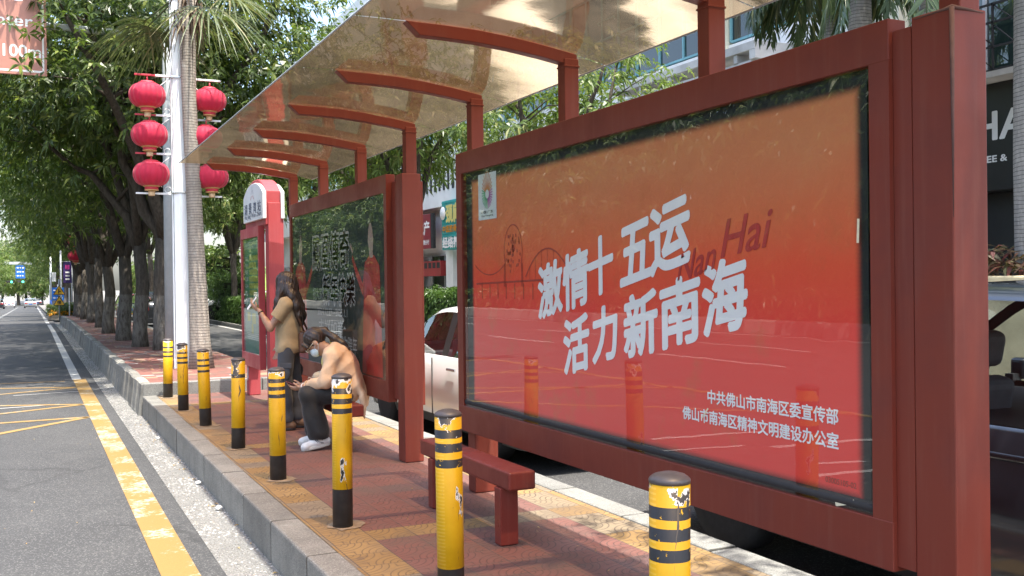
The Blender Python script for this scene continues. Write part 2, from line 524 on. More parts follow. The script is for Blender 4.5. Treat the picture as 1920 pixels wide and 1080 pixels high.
def m_bark(name, a, b, wash=None, rings=False):
    g = G(name); v = g.pos(); x, y, z = g.xyz(v)
    n = g.noise(g.vec(g.mul(x, 9), g.mul(y, 9), g.mul(z, 2.6)), 2.2, 6, .7)
    n2 = g.noise(v, 3, 4)
    c = g.mix(g.smooth(n, .3, .7), a, b)
    h = n
    if rings:
        o = g.xyz(g.obj())[2]
        rg = g.math('FRACT', g.mul(g.add(o, g.mul(n2, .06)), 22))
        c = g.mix(g.lt(rg, .16), c, tuple(k * .5 for k in a)); h = g.add(n, g.mul(g.lt(rg, .16), -.7))
        lich = g.noise(v, 11, 4, .6); c = g.mix(g.smooth(lich, .6, .7, 0, .6), c, (.42, .41, .36))
    if wash:
        oz = g.xyz(g.obj())[2]
        edge = g.add(oz, g.mul(g.sub(n2, .5), .05))
        k = g.mul(g.lt(edge, wash), g.smooth(n, .30, .62, 0, .5))
        c = g.mix(k, c, (.20, .19, .17))
    return g.done(g.bsdf(c, .9, 0, .2, g.bump(h, .9, .03)))
M['bark'] = m_bark('dark_bark_with_limewash', (.05, .042, .034), (.105, .09, .072), 1.15)
M['bark_plain'] = m_bark('dark_bark', (.05, .042, .034), (.105, .092, .076))
M['palm_bark'] = m_bark('ringed_palm_trunk', (.25, .22, .185), (.36, .32, .27), None, True)
M['royal_bark'] = m_bark('pale_royal_palm_trunk', (.25, .24, .22), (.36, .345, .31), None, True)
M['crownshaft'] = plain('green_crownshaft', (.16, .24, .09), .4, .15, 5)

def m_glass(name, tint=(1, 1, 1), rough=0.0, ior=1.5, extra=0.0, wave=0.0):
    g = G(name)
    lw = g.n('ShaderNodeLayerWeight'); g.put(lw.inputs[0], .5)
    r0 = ((ior - 1) / (ior + 1)) ** 2
    fr = g.add(r0, g.mul(1 - r0, g.math('POWER', lw.outputs['Facing'], 5.0)))
    f = g.math('MINIMUM', g.add(g.mul(fr, 1.35), extra), 1.0)
    tr = g.n('ShaderNodeBsdfTransparent'); g.put(tr.inputs[0], tint)
    gl = g.n('ShaderNodeBsdfGlossy'); g.put(gl.inputs['Color'], (.97, .99, .98)); g.put(gl.inputs['Roughness'], rough)
    if wave:
        g.put(gl.inputs['Normal'], g.bump(g.noise(g.pos(), 2.5, 2), wave, .004))
    mx = g.n('ShaderNodeMixShader'); g.put(mx.inputs[0], f)
    g.t.links.new(tr.outputs[0], mx.inputs[1]); g.t.links.new(gl.outputs[0], mx.inputs[2])
    return g.done(mx.outputs[0])
M['glass'] = m_glass('poster_glass', (.97, .98, .97), 0.0, 1.5, .02, .12)
M['glass_dark'] = m_glass('tinted_glass', (.25, .28, .28), 0.0, 1.5, .06)
M['car_glass'] = m_glass('car_window', (.72, .76, .76), 0.0, 1.5, .0)

def m_roof():
    g = G('bronze_polycarbonate'); v = g.pos(); x, y, z = g.xyz(v)
    dirt = g.noise(v, 3.5, 5, .65); fine = g.noise(v, 26, 4, .6)
    c = g.mix(g.smooth(dirt, .3, .7), (.10, .073, .043), (.155, .113, .067))
    c = g.mix(g.smooth(fine, .55, .75, 0, .4), c, (.19, .14, .09))
    h = g.add(g.noise(g.vec(g.mul(x, 1.0), g.mul(y, .8), 0), 1.6, 2, .4), g.mul(g.noise(v, 24, 2, .5), .02))
    nm = g.bump(h, .32, .03)
    tr = g.n('ShaderNodeBsdfTransparent'); g.put(tr.inputs[0], (.56, .40, .25))
    tl = g.n('ShaderNodeBsdfTranslucent'); g.put(tl.inputs[0], c)
    df = g.n('ShaderNodeBsdfDiffuse'); g.put(df.inputs[0], g.mix(.5, c, (.2, .16, .11)))
    gl = g.n('ShaderNodeBsdfGlossy'); g.put(gl.inputs[0], (.70, .57, .41)); g.put(gl.inputs['Roughness'], .07); g.put(gl.inputs['Normal'], nm)
    m1 = g.n('ShaderNodeMixShader'); g.put(m1.inputs[0], g.smooth(dirt, .3, .7, .28, .40))
    g.t.links.new(tr.outputs[0], m1.inputs[1]); g.t.links.new(tl.outputs[0], m1.inputs[2])
    m2 = g.n('ShaderNodeMixShader'); g.put(m2.inputs[0], .16)
    g.t.links.new(m1.outputs[0], m2.inputs[1]); g.t.links.new(df.outputs[0], m2.inputs[2])
    lw = g.n('ShaderNodeLayerWeight'); g.put(lw.inputs[0], .5)
    m3 = g.n('ShaderNodeMixShader'); g.put(m3.inputs[0], g.smooth(lw.outputs['Facing'], .1, .95, .22, .60))
    g.t.links.new(m2.outputs[0], m3.inputs[1]); g.t.links.new(gl.outputs[0], m3.inputs[2])
    return g.done(m3.outputs[0])
M['roof'] = m_roof()

def m_car(name, col, metal=0.0):
    g = G(name); v = g.obj()
    n = g.noise(v, 4, 3)
    c = g.mix(g.smooth(n, .3, .7, 0, .2), col, tuple(k * .85 for k in col))
    return g.done(g.bsdf(c, .28, metal, .5, None, coat=1.0))

# ------------------------------------------------------------------ ground, road, kerbs
def drop(y):                       # the road falls away gently after some 45 m
    return 0.0 if y < 45 else -(y - 45) * 0.0104 if y < 330 else -2.96
YS = [-14, -6, 0, 3, 6, 9, 12, 14.67, 18, 24, 30, 38, 45, 57, 70, 85, 100, 120, 145, 170, 200, 240, 290, 330, 420, 700, 1500]
def strip(name, x0, x1, z, y0, y1, mat, kind='structure', parent=None, nx=1):
    ys = [y0] + [y for y in YS if y0 + .01 < y < y1 - .01] + [y1]
    xs = [x0 + (x1 - x0) * i / nx for i in range(nx + 1)]
    b = MB()
    b.grid([[(x, y, z + drop(y)) for x in xs] for y in ys], smooth=False)
    o = b.build(name, mat, parent)
    for p in o.data.polygons:
        if p.normal.z < 0: p.flip()
    if kind: o['kind'] = kind
    return o

ZR = -0.265                          # road level; the platform top is z = 0
M['soil'] = plain('grey_soil', (.17, .16, .14), .9, .25, .3, coords='pos')
g_ = MB(); g_.grid([[(x, y, -.55 + drop(y)) for x in (-900, -120, -30, 0, 30, 120, 900)] for y in [-60] + YS], smooth=False)
gr = g_.build('ground', M['soil']); gr['kind'] = 'structure'
strip('road', -15.6, 1.10, ZR, -14, 420, M['asphalt'])
strip('gutter', 1.045, 1.38, ZR + .004, -14, 57.5, M['gutter'])
strip('service_road', 3.56, 7.30, -.19, -14, 120, M['asphalt'])
M['forecourt'] = plain('grey_forecourt_paving', (.30, .29, .27), .8, .15, 2, bump=.2, coords='pos')
strip('forecourt', 7.42, 40, -.10, -14, 120, M['forecourt'])
strip('cross_road', 1.10, 40, -.34, 58.5, 66, M['asphalt'])
strip('far_verge', 1.2, 40, -.20, 66, 330, M['soil'])

# painted lines lie on the road
def line(name, quad, mat, z=ZR + .004):
    b = MB(); b.poly([(x, y, z + drop(y)) for x, y in quad]); o = b.build(name, mat); o['kind'] = 'structure'
    if o.data.polygons[0].normal.z < 0: o.data.flip_normals()
    return o
strip('yellow_edge_line', .686, .905, ZR + .005, -14, 21.1, M['yellow_line'])
strip('white_edge_line', .668, .832, ZR + .005, 21.1, 57, M['white_line'])
for i in range(20):
    y = 60 + i * 6
    strip('white_edge_line', .66, .83, ZR + .005, y, y + 3.6, M['white_line'])
def bar(x0, y0, x1, y1, w):
    d = Vector((x1 - x0, y1 - y0)).normalized(); nx, ny = -d.y * w / 2, d.x * w / 2
    return [(x0 + nx, y0 + ny), (x0 - nx, y0 - ny), (x1 - nx, y1 - ny), (x1 + nx, y1 + ny)]
for (x0, y0, x1, y1, w) in ((.70, 20.22, -4.1, 22.2, .12), (.70, 20.16, -4.1, 17.9, .12), (.70, 17.2, -4.1, 19.2, .12), (.70, 17.18, -4.1, 14.5, .12),
                            (.70, 15.47, -4.1, 15.2, .13), (.70, 15.47, -4.1, 10.3, .12), (-4.15, 8.0, -4.0, 23, .14), (.55, 21.62, -4.1, 22.2, .08)):
    line('yellow_box_marking', bar(x0 * .963, y0 * .963, x1 * .963, y1 * .963, w), M['thin_yellow'], ZR + .0045)
for xl in (-4.6, -8.0, -11.3):
    for k in range(8 if xl < -5 else 5):
        y = (-4 if xl < -5 else 25) + k * 10 + (3 if xl == -11.3 else 0)
        strip('lane_dash', xl - .07, xl + .07, ZR + .004, y, y + 4.5, M['white_line'])
for k in range(22):
    y = 62 + k * 6
    strip('lane_dash', -2.25 - .0 * k, -2.08, ZR + .004, y, y + 2.6, M['white_line'])
strip('white_edge_line', -15.0, -14.84, ZR + .004, -10, 120, M['white_line'])
line('stop_marking', [(-2.2, 71.5), (.3, 71.5), (.3, 71.9), (-2.2, 71.9)], M['white_line'])
for (x, y, w, l) in ((-1.2, 8.6, .9, .07), (-2.0, 9.3, 1.4, .09), (-.55, 16.6, .9, .06), (-3.0, 8.2, 1.6, .12), (-1.6, 7.3, .7, .08), (-.3, 18.5, 1.0, .05), (-2.6, 6.8, 1.9, .1)):
    line('old_worn_marking', [(x, y), (x + w, y + .15), (x + w, y + .15 + l), (x, y + l)], M['white_line'])
strip('service_road_line', 7.0, 7.12, -.186, -10, 60, M['white_line'])
strip('service_road_edge', 3.75, 3.86, -.186, -10, 26, M['white_line'])

# bus platform: paving and granite kerbs with joints
strip('platform_paving', 1.53, 3.36, -.003, -14, 14.67, M['paving'], nx=6)
def kerb_blocks(name, x0, x1, z0, z1, y0, y1, L, mat, b=.014):
    k = MB(); y = y0; r = random.Random(3)
    while y < y1 - .05:
        l = min(L, y1 - y)
        dz = r.uniform(-.003, .003); dx = r.uniform(-.003, .003)
        k.box(x0 + dx, x1 + dx, y + .007, y + l - .007, z0, z1 + dz, b)
        y += l
    o = k.build(name, mat); o['kind'] = 'structure'; return o
kerb_blocks('platform_kerb', 1.345, 1.528, -.5, .004, -14, 14.66, .93, M['granite'])
kerb_blocks('platform_back_kerb', 3.365, 3.56, -.5, .003, -14, 26, .93, M['granite_pale'])
kb = MB(); r_ = random.Random(5); x = 1.35
while x < 3.5:
    l = min(r_.uniform(.72, .85), 3.5 - x); kb.box(x + .003, x + l - .003, 14.665, 14.80, -.4, .172, .012); x += l
kb = kb.build('raised_kerb', M['granite_pale']); kb['kind'] = 'structure'
strip('sidewalk', 1.46, 3.36, .165, 14.80, 57.6, M['brick_paving'], nx=4)
b = MB(); b.box(3.36, 3.56, 26, 57, -.5, .165, .01); o = b.build('sidewalk_back_kerb', M['granite']); o['kind'] = 'structure'
# curved barrier kerb beyond the platform
prof = [(1.46, .175), (1.36, .178), (1.335, .16), (1.33, .11), (1.325, .03), (1.312, -.06), (1.300, -.15), (1.294, -.22), (1.288, -.25), (1.288, -.5)]
kb = MB(); y = 14.67; r_ = random.Random(9); rr = 0
while y < 57.4:
    l = .50 if y < 40 else 1.0
    dx, dz = r_.uniform(-.014, .014), r_.uniform(-.012, .012)
    if abs(y - 31.2) < .3: dx += .05
    rows = [[(px + dx, yy, pz + dz + drop(yy)) for px, pz in prof] for yy in (y + .008, y + .045, y + l - .045, y + l - .008)]
    for i in (0, 3): rows[i] = [(px + .022, yy, pz - .014) for px, yy, pz in rows[i]]
    kb.grid(rows, smooth=False, cap=True); y += l + .006
kb = kb.build('barrier_kerb', M['concrete']); kb['kind'] = 'structure'
# far-side kerbs
b = MB()
for (px, pz) in ():
    pass
y = -10
while y < 110:
    b.grid([[(-15.45, yy, -.5), (-15.48, yy, -.26), (-15.56, yy, -.08), (-15.64, yy, .12), (-15.72, yy, .17), (-15.95, yy, .17)] for yy in (y + .01, y + .99)], smooth=False); y += 1
o = b.build('opposite_kerb', M['concrete']); o['kind'] = 'structure'
strip('opposite_verge', -60, -15.9, .16, -14, 330, M['soil'])
kerb_blocks('service_road_far_kerb', 7.29, 7.42, -.5, -.04, -14, 58, .93, M['granite'])

# litter on the ground: fallen leaves and fluff in the gutter
M['dry_leaf'] = m_leaf('dry_leaf', (.30, .17, .05), (.45, .33, .12), .6, .1)
M['fluff'] = plain('white_fluff', (.75, .74, .70), .9, .05, 50)
r_ = random.Random(21); V = []; Fc = []; S = []
def leaf_flat(x, y, z, s, a):
    i = len(V); c, sn = math.cos(a), math.sin(a)
    for u, v, dz in ((-1, 0, .004), (0, -.35, .012), (1, 0, .006), (0, .35, .012)):
        V.append((x + (u * c - v * sn) * s, y + (u * sn + v * c) * s, z + dz))
    Fc.extend((i, i + 1, i + 2, i + 3)); S.append(4)
for _ in range(46):
    leaf_flat(1.335 - abs(r_.gauss(0, .07)), r_.uniform(5.4, 14), ZR + .004, r_.uniform(.008, .026), r_.uniform(0, 6.3))
for _ in range(60): leaf_flat(r_.uniform(1.6, 3.3), r_.uniform(2.5, 14), 0, r_.uniform(.006, .018), r_.uniform(0, 6.3))
for _ in range(300): leaf_flat(r_.uniform(1.6, 3.3), r_.uniform(17, 50), .17, r_.uniform(.02, .05), r_.uniform(0, 6.3))
for _ in range(40): leaf_flat(r_.uniform(-1.5, 1.0), r_.uniform(6, 20), ZR + .005, r_.uniform(.005, .016), r_.uniform(0, 6.3))
lf = link('leaf_litter', raw_mesh('leaf_litter', V, Fc, S, [M['dry_leaf']]))
tag(lf, 'scattered small dry leaves lying on kerb, gutter and paving', 'leaf litter', kind='stuff')
for (x, y, s, lab) in ((1.30, 8.16, .03, 'larger tuft of white fluff against the kerb foot'), (1.31, 9.3, .026, 'white tuft of fluff beside a dry leaf at the kerb'),
                  (1.29, 12.3, .02, 'smallest farthest tuft of white fluff in the gutter'), (1.30, 6.85, .014, 'flat white scrap of paper in the pebble gutter')):
    b = MB(); bmesh.ops.create_icosphere(b.bm, subdivisions=2, radius=s)
    for v in b.bm.verts: v.co *= rnd.uniform(.7, 1.15); v.co.z = v.co.z * (.75 if s > .015 else .15) + s * .7 * (1 if s > .015 else .2)
    o = b.build('fluff_tuft', M['fluff'], loc=(x, y, ZR + .006)); tag(o, lab, 'litter', 'bits of white litter in the gutter')

# ------------------------------------------------------------------ bus shelter
NY = (0, -1, 0); UP = (0, 0, 1)
sh = empty('bus_shelter', (2.85, 7.4, 0), 'red steel bus shelter with a curved bronze roof and two poster boxes', 'bus shelter')
def W(mb, name, mat, parent=sh): return mb.build(name, mat, parent, world=True)
PX0, PX1 = 2.80, 2.965
for (y, top) in ((2.44, 2.41), (8.03, 2.42)):
    b = MB(); b.box(PX0, PX1, y, y + .175, 0, top, .006)
    W(b, 'post', M['red'])
b = MB(); b.box(PX0 + .035, PX1 + .05, 6.63, 6.76, 0, .44, .006); W(b, 'post', M['red'])
b = MB(); b.box(PX0 + .035, PX1 + .02, 11.9, 12.02, 0, .47, .006); W(b, 'post', M['red'])
b = MB(); b.box(2.80, 2.852, 2.6155, 2.6985, .46, 2.38); W(b, 'seam_strip', M['red'])
b = MB(); b.box(2.835, 2.90, 8.206, 8.3985, .50, 2.38); W(b, 'seam_strip', M['red'])
b = MB(); b.box(PX1 + .003, PX1 + .03, 8.06, 8.175, .47, 2.36, .004); W(b, 'cover_strip', M['red'])
b = MB(); b.tube([(2.7995, 2.4395, 2.405), (2.7995, 2.4395, 2.1), (2.8, 2.44, 1.7)], [.009, .006, .001], 6); b.tube([(2.80, 2.60, 2.40), (2.7995, 2.50, 2.402), (2.7995, 2.4395, 2.405), (2.88, 2.4395, 2.403), (2.95, 2.44, 2.40)], [.002, .004, .009, .005, .002], 6)
W(b, 'sealant', plain('grey_sealant', (.10, .052, .045), .8, .2, 20))
ROOF = [(1.58, 2.946), (1.72, 2.947), (1.87, 2.945), (2.08, 2.942), (2.28, 2.935), (2.45, 2.92), (2.62, 2.9), (2.78, 2.874), (2.92, 2.85), (3.04, 2.826), (3.15, 2.80)]
def roof_z(x):
    for (a, za), (c, zc) in zip(ROOF[:-1], ROOF[1:]):
        if x <= c: return za + (zc - za) * (x - a) / (c - a)
    return ROOF[-1][1]
BY = [2.49 + 1.401 * i for i in range(8)]
for i, y in enumerate(BY):
    zt = 2.41 if i == 0 else 2.425
    b = MB()
    xs = [1.87, 1.95, 2.1, 2.3, 2.5, 2.7, 2.84, 2.935]
    top = [(x, roof_z(x) - .006) for x in xs]
    bot = [(x, roof_z(x) - .078) for x in xs[1:]]
    b.prism(top + bot[::-1], 'y', y - .035, y + .035, .004)
    W(b, 'roof_beam', M['red'])
    b = MB(); b.box(2.845, 2.94, y - .045, y + .045, zt - .02, roof_z(2.845) - .05, .005)
    b.box(2.841, 2.944, y - .049, y + .049, roof_z(2.845) - .10, roof_z(2.845) - .09, .002)
    W(b, 'roof_bracket', M['red'])
ends = [1.15] + [y for y in BY[:-1]] + [12.42]
for y0, y1 in zip([1.25] + BY[:-1], BY[:-1] + [12.42]):
    b = MB()
    n = 8; rows = []
    for k in range(n + 1):
        yy = y0 + .004 + (y1 - y0 - .008) * k / n
        rows.append([(x, yy, z) for x, z in ROOF])
    b.grid(rows); 
    o = W(b, 'roof_panel', M['roof'])
    for p in o.data.polygons:
        if p.normal.z > 0: p.flip()
b = MB(); b.tube([(1.582, 1.25, 2.948), (1.582, 12.42, 2.948)], .006, 6); W(b, 'roof_edge_trim', M['grey_steel'])
b = MB(); b.tube([(3.152, 1.25, 2.80), (3.152, 12.42, 2.80)], .006, 6); W(b, 'roof_edge_trim', M['grey_steel'])

def frame_box(name, y0, y1, z0, z1, side, top, bot, depth=.085):
    x0, x1 = 2.78, 2.78 + depth
    b = MB()
    b.box(x0, x1, y0, y1, z1 - top, z1, .004); b.box(x0, x1, y0, y1, z0, z0 + bot, .004)
    b.box(x0 + .0015, x1 - .0015, y0 + .001, y0 + side, z0 + bot - .004, z1 - top + .004, .0)
    b.box(x0 + .0015, x1 - .0015, y1 - side, y1 - .001, z0 + bot - .004, z1 - top + .004, .0)
    b.box(x1 - .012, x1 - .003, y0 + side - .01, y1 - side + .01, z0 + bot - .01, z1 - top + .01)
    return W(b, name, M['red'])

# front poster
def m_poster():
    g = G('printed_slogan_poster'); v = g.pos(); x, y, z = g.xyz(v)
    n = g.noise(v, 1.3, 4, .6); n2 = g.noise(g.vadd(v, (3, 1, 0)), 3.2, 5, .65)
    t = g.add(g.smooth(z, .68, 2.22), g.mul(g.sub(n, .5), .22))
    c = g.ramp(t, [(0.0, (.82, .066, .052)), (.38, (.84, .068, .048)), (.6, (.82, .105, .045)), (.8, (.72, .17, .066)), (1.0, (.66, .235, .10))])
    c = g.mix(g.smooth(n2, .55, .72, 0, .35), c, (.54, .15, .05))
    # halftone fade to black at the sheet's edges
    ey = g.math('MINIMUM', g.sub(y, 2.86), g.sub(6.58, y)); ez = g.math('MINIMUM', g.sub(z, .655), g.sub(2.225, z))
    e = g.math('MINIMUM', ey, ez)
    dots = g.mul(g.sub(g.math('SINE', g.mul(y, 1300)), g.math('SINE', g.mul(z, 1300))), .005)
    k = g.smooth(g.add(e, dots), 0.0, .045, 1, 0)
    c = g.mix(k, c, (.018, .022, .021))
    return g.done(g.bsdf(c, .5, 0, .25, g.bump(g.noise(v, 1.6, 2), .25, .02)))
lb = frame_box('light_box', 2.70, 6.80, .44, 2.427, .098, .15, .18)
b = MB(); b.mat(M['dark']); b.box(2.822, 2.835, 2.79, 6.71, .61, 2.29); W(b, 'back_board', M['dark'], lb)
b = MB(); b.grid([[(2.806, y, z) for y in np.linspace(2.83, 6.62, 40)] for z in np.linspace(.64, 2.24, 16)], smooth=False)
W(b, 'poster', m_poster(), lb)
b = MB(); b.tube([(2.808, 2.80, .648), (2.808, 6.70, .648)], .022, 12); W(b, 'roller', M['black'], lb)
b = MB(); b.poly([(2.792, 2.785, .612), (2.792, 6.715, .612), (2.792, 6.715, 2.285), (2.792, 2.785, 2.285)]); W(b, 'pane', M['glass'], lb)
pw = plain('poster_white', (.88, .87, .85), .5, .03, 5)
pdk = plain('poster_dark_red', (.46, .042, .034), .5, .1, 5)
pdk2 = plain('poster_sketch_line', (.40, .055, .034), .5, .1, 5)
L = Letters(); XT = 2.8042; kz = .205
def slant(up=kz): return (0, -1, up)
for ch, y, z, w, h in (('激', 5.388, 1.455, .30, .33), ('情', 5.072, 1.511, .29, .335), ('十', 4.789, 1.585, .25, .33), ('五', 4.437, 1.645, .28, .31), ('运', 4.128, 1.713, .33, .34),
                       ('活', 5.075, 1.139, .285, .33), ('力', 4.754, 1.214, .25, .31), ('新', 4.396, 1.278, .30, .335), ('南', 4.048, 1.349, .315, .335), ('海', 3.700, 1.426, .31, .34)):
    L.add(ch, (XT, y, z), slant(), UP, pw, width=w, height=h * .93, bold=.036, shear=.0)
L.add('中共佛山市南海区委宣传部', (XT, 2.995, .963), NY, UP, pw, width=.835, height=.062, bold=.022, align='RIGHT')
L.add('佛山市南海区精神文明建设办公室', (XT, 2.995, .868), NY, UP, pw, width=1.035, height=.062, bold=.022, align='RIGHT')
L.add('03005105-02', (XT, 2.985, .712), NY, UP, pdk2, width=.165, height=.022, bold=.01)
L.add('Nan', (XT, 3.90, 1.585), (0, -1, .22), (0, -.3, 1), pdk, width=.29, height=.14, bold=.010)
L.add('Hai', (XT, 3.54, 1.70), (0, -1, .12), (0, -.3, 1), pdk, width=.31, height=.17, bold=.010)
# line drawing of the old town: domed tower, suspension bridge, piers
ell = [(.15 * math.cos(a) * .9, .17 * math.sin(a)) for a in np.linspace(-.5, math.pi + .5, 24)]
L.polyline(ell, .008, (XT, 5.90, 1.70), NY, UP, pdk2)
for _ in range(46):
    a, q = rnd.uniform(0, 6.28), rnd.uniform(0, .95)
    L.rect((XT, 5.90 + .12 * q * math.cos(a), 1.70 + .15 * q * math.sin(a)), NY, UP, .016, .02, pdk2)
for dy in (.135, .12, -.12, -.135): L.polyline([(dy, -.08), (dy * 1.05, -.23)], .008, (XT, 5.90, 1.70), NY, UP, pdk2)
L.polyline([(x_, .07 * ((x_ - .0) / .25) ** 2) for x_ in np.linspace(-.25, .25, 12)], .007, (XT, 6.27, 1.55), NY, UP, pdk2)
L.polyline([(x_, .17 - .17 * (x_ / .30) ** 2) for x_ in np.linspace(-.30, .30, 14)], .010, (XT, 5.42, 1.53), NY, UP, pdk2)
for k in range(7): L.polyline([(-.24 + k * .08, -.02), (-.24 + k * .08, .17 - .17 * ((-.24 + k * .08) / .3) ** 2)], .004, (XT, 5.42, 1.53), NY, UP, pdk2)
L.polyline([(0, 0), (1.5, .03)], .012, (XT, 6.5, 1.49), NY, UP, pdk2)
for k in range(9): L.polyline([(0, 0), (0, -.10)], .01, (XT, 6.4 - k * .13, 1.49), NY, UP, pdk2)
L.build('lettering', lb, True)
E_ = Letters(); XE = 2.8035
pe = plain('emblem_white', (.66, .72, .71), .5, .04, 5)
E_.rect((XE, 6.295, 2.085), NY, UP, .30, .315, pe)
e1 = plain('emblem_orange', (.55, .22, .10), .5, .05, 5); e2 = plain('emblem_green', (.12, .40, .22), .5, .05, 5); e3 = plain('emblem_purple', (.38, .12, .32), .5, .05, 5)
for k in range(30):
    a = 2 * math.pi * k / 30 + .1
    el = math.sin(a)
    rr = .10 + (.055 * max(0, el) ** 3)
    mcol = e1 if el > .35 else (e2 if math.cos(a) < 0 else e3)
    E_.polyline([(math.cos(a) * .03, math.sin(a) * .03), (math.cos(a) * rr * .9, math.sin(a) * rr)], .0095, (XE - .0006, 6.295, 2.10), NY, UP, mcol)
pk = plain('emblem_black', (.04, .04, .04), .5, .05, 5)
E_.add('中国·广东', (XE - .0006, 6.30, 1.978), NY, UP, pk, width=.2, height=.02, bold=.02)
E_.add('China Guangdong', (XE - .0006, 6.30, 1.953), NY, UP, pk, width=.2, height=.014, bold=.01)
E_.build('emblem', lb, True)
for (y, z, dy, dz, w) in ((2.90, .655, .10, .028, .016), (2.865, 1.72, .004, .09, .012), (3.86, .86, -.05, -.05, .008)):
    d = Vector((0, dy, -dz)); n = Vector((0, d.z, -d.y)).normalized() * w / 2; c = Vector((2.7905, y, z))
    b = MB(); b.poly([c - n, c + n, c + n + d, c - n + d]); W(b, 'tape', M['cream'], lb)

# back poster
lb2 = frame_box('light_box', 8.40, 12.05, .47, 2.448, .072, .155, .18)
def m_poster2():
    g = G('dark_concert_poster'); v = g.pos(); x, y, z = g.xyz(v)
    n = g.noise(v, 2, 4, .6)
    c = g.mix(g.smooth(n, .3, .7), (.018, .028, .024), (.035, .05, .042))
    return g.done(g.bsdf(c, .5, 0, .3))
b = MB(); b.grid([[(2.808, y, z) for y in (8.44, 12.0)] for z in (.63, 2.31)], smooth=False); W(b, 'poster', m_poster2(), lb2)
b = MB(); b.poly([(2.792, 8.462, .63), (2.792, 11.99, .63), (2.792, 11.99, 2.31), (2.792, 8.462, 2.31)]); W(b, 'pane', M['glass'], lb2)
p_or = plain('poster_pale_outline', (.50, .48, .42), .5, .05, 5); p_br = plain('poster_brown_fill', (.13, .055, .04), .5, .1, 5)
p_rd = plain('poster_red_gown', (.42, .035, .03), .5, .3, 7); p_sk = plain('poster_skin', (.42, .30, .24), .5, .1, 7); p_gr = plain('poster_grey_text', (.42, .42, .38), .5, .05, 5)
L = Letters(); X2 = 2.8062
for body, y, z, w, h in (('鳳凰傳奇', 10.36, 1.85, 1.42, .355), ('新年快樂', 10.05, 1.445, 1.15, .29)):
    for dy, dz in ((-.014, 0), (.014, 0), (0, .012), (0, -.012)):
        L.add(body, (X2, y + dy, z + dz), NY, UP, p_or, width=w + .03, height=h + .02, bold=.024)
    L.add(body, (X2 - .0012, y, z), NY, UP, p_br, width=w, height=h, bold=.0)
L.add('祝大家', (X2, 10.86, 1.40), NY, UP, p_gr, width=.42, height=.14, bold=.004)
L.add('2024.12.27—2025.1.1', (X2, 10.30, 1.21), NY, UP, p_gr, width=1.15, height=.075, bold=.012)
L.add('吉祥如意', (X2, 10.35, 1.03), NY, UP, p_gr, width=.95, height=.2, bold=.006)
L.add('陪你跨年', (X2, 9.72, .90), NY, UP, p_gr, width=.62, height=.17, bold=.004)
L.build('lettering', lb2, True)
# two plain figures in red printed on the poster
def fig(y0, s, X):
    L = Letters()
    def P(pts, mat, dx=0):
        if mat not in L.mats: L.mats.append(mat)
        f = L.bm.faces.new([L.bm.verts.new((X - dx, y0 - s * a, z)) for a, z in pts]); f.material_index = L.mats.index(mat)
    P([(-.20, 1.70), (-.06, 1.76), (.08, 1.76), (.24, 1.66), (.27, 1.2), (.30, .66), (-.32, .66), (-.27, 1.2)], p_rd)
    P([(-.20, 1.70), (-.27, 1.50), (-.42, 1.62), (-.60, 1.78), (-.63, 1.74), (-.46, 1.55), (-.26, 1.38)], p_rd, .0004)
    P([(-.60, 1.79), (-.68, 1.86), (-.66, 1.90), (-.58, 1.81)], p_sk, .0008)
    P([(-.05, 1.74), (-.06, 1.80), (-.10, 1.90), (-.08, 2.00), (-.02, 2.09), (.04, 2.0), (.07, 1.90), (.05, 1.80), (.05, 1.74)], p_sk, .0008)
    P([(-.09, 1.98), (-.03, 2.16), (.02, 2.16), (.07, 1.97), (.03, 2.05), (-.04, 2.06)], pk, .0012)
    L.build('printed_figure', lb2, True)
fig(8.92, 1.0, 2.8058); fig(11.62, -1.0, 2.8058)
L = Letters(); L.add('编号', (2.7788, 11.99, 2.40), NY, UP, p_gr, width=.05, height=.03); L.add('03', (2.7788, 11.99, 2.35), NY, UP, p_gr, width=.04, height=.03)
L.build('number_plate', lb2, True)

# ------------------------------------------------------------------ stop sign pillar beyond the shelter
ss = empty('stop_sign_pillar', (2.75, 13.3, 0), 'pinkish red stop pillar with white arched name head and green timetable', 'bus stop sign')
b = MB(); b.box(2.67, 2.86, 12.70, 12.89, .001, 2.53, .006); W(b, 'post', M['red_pink'], ss)
b = MB(); b.box(2.66, 2.815, 14.03, 14.2, .001, .45, .006); b.box(2.68, 2.80, 13.95, 14.10, .44, 2.6, .004); W(b, 'post', M['red_pink'], ss)
# arched head
def arch(y0, y1, z0, zs, zt, n=12):
    pts = [(y0, z0), (y1, z0), (y1, zs)]
    for k in range(1, n):
        a = k / n
        y = y1 + (y0 - y1) * a
        pts.append((y, zs + (zt - zs) * (1 - abs(2 * a - 1) ** 2.4)))
    pts.append((y0, zs)); return pts
b = MB(); b.prism(arch(12.72, 14.02, 2.25, 2.68, 2.87), 'x', 2.64, 2.83, .012); hd = W(b, 'name_head', M['red_pink'], ss)
wp = plain('sign_face_white', (.66, .68, .68), .35, .05, 3); nb = plain('sign_navy', (.03, .05, .12), .4, .05, 3)
b = MB(); b.prism(arch(12.68, 13.94, 2.33, 2.66, 2.815), 'x', 2.598, 2.645, .006); W(b, 'name_face', wp, hd)
b = MB(); b.prism(arch(12.68, 13.94, 2.33, 2.66, 2.815), 'x', 2.826, 2.87, .006); W(b, 'name_face', wp, hd)
L = Letters()
for i, ch in enumerate('湖景湾站'): L.add(ch, (2.5965, 13.76 - i * .29, 2.50), NY, UP, nb, width=.2, height=.14, bold=.016)
L.add('Hu Jing Wan Zhan', (2.5965, 13.31, 2.395), NY, UP, nb, width=1.08, height=.075, bold=.004)
gl_ = plain('sign_logo_grey', (.34, .34, .36), .4, .05, 3); rl_ = plain('sign_logo_red', (.45, .10, .08), .4, .05, 3)
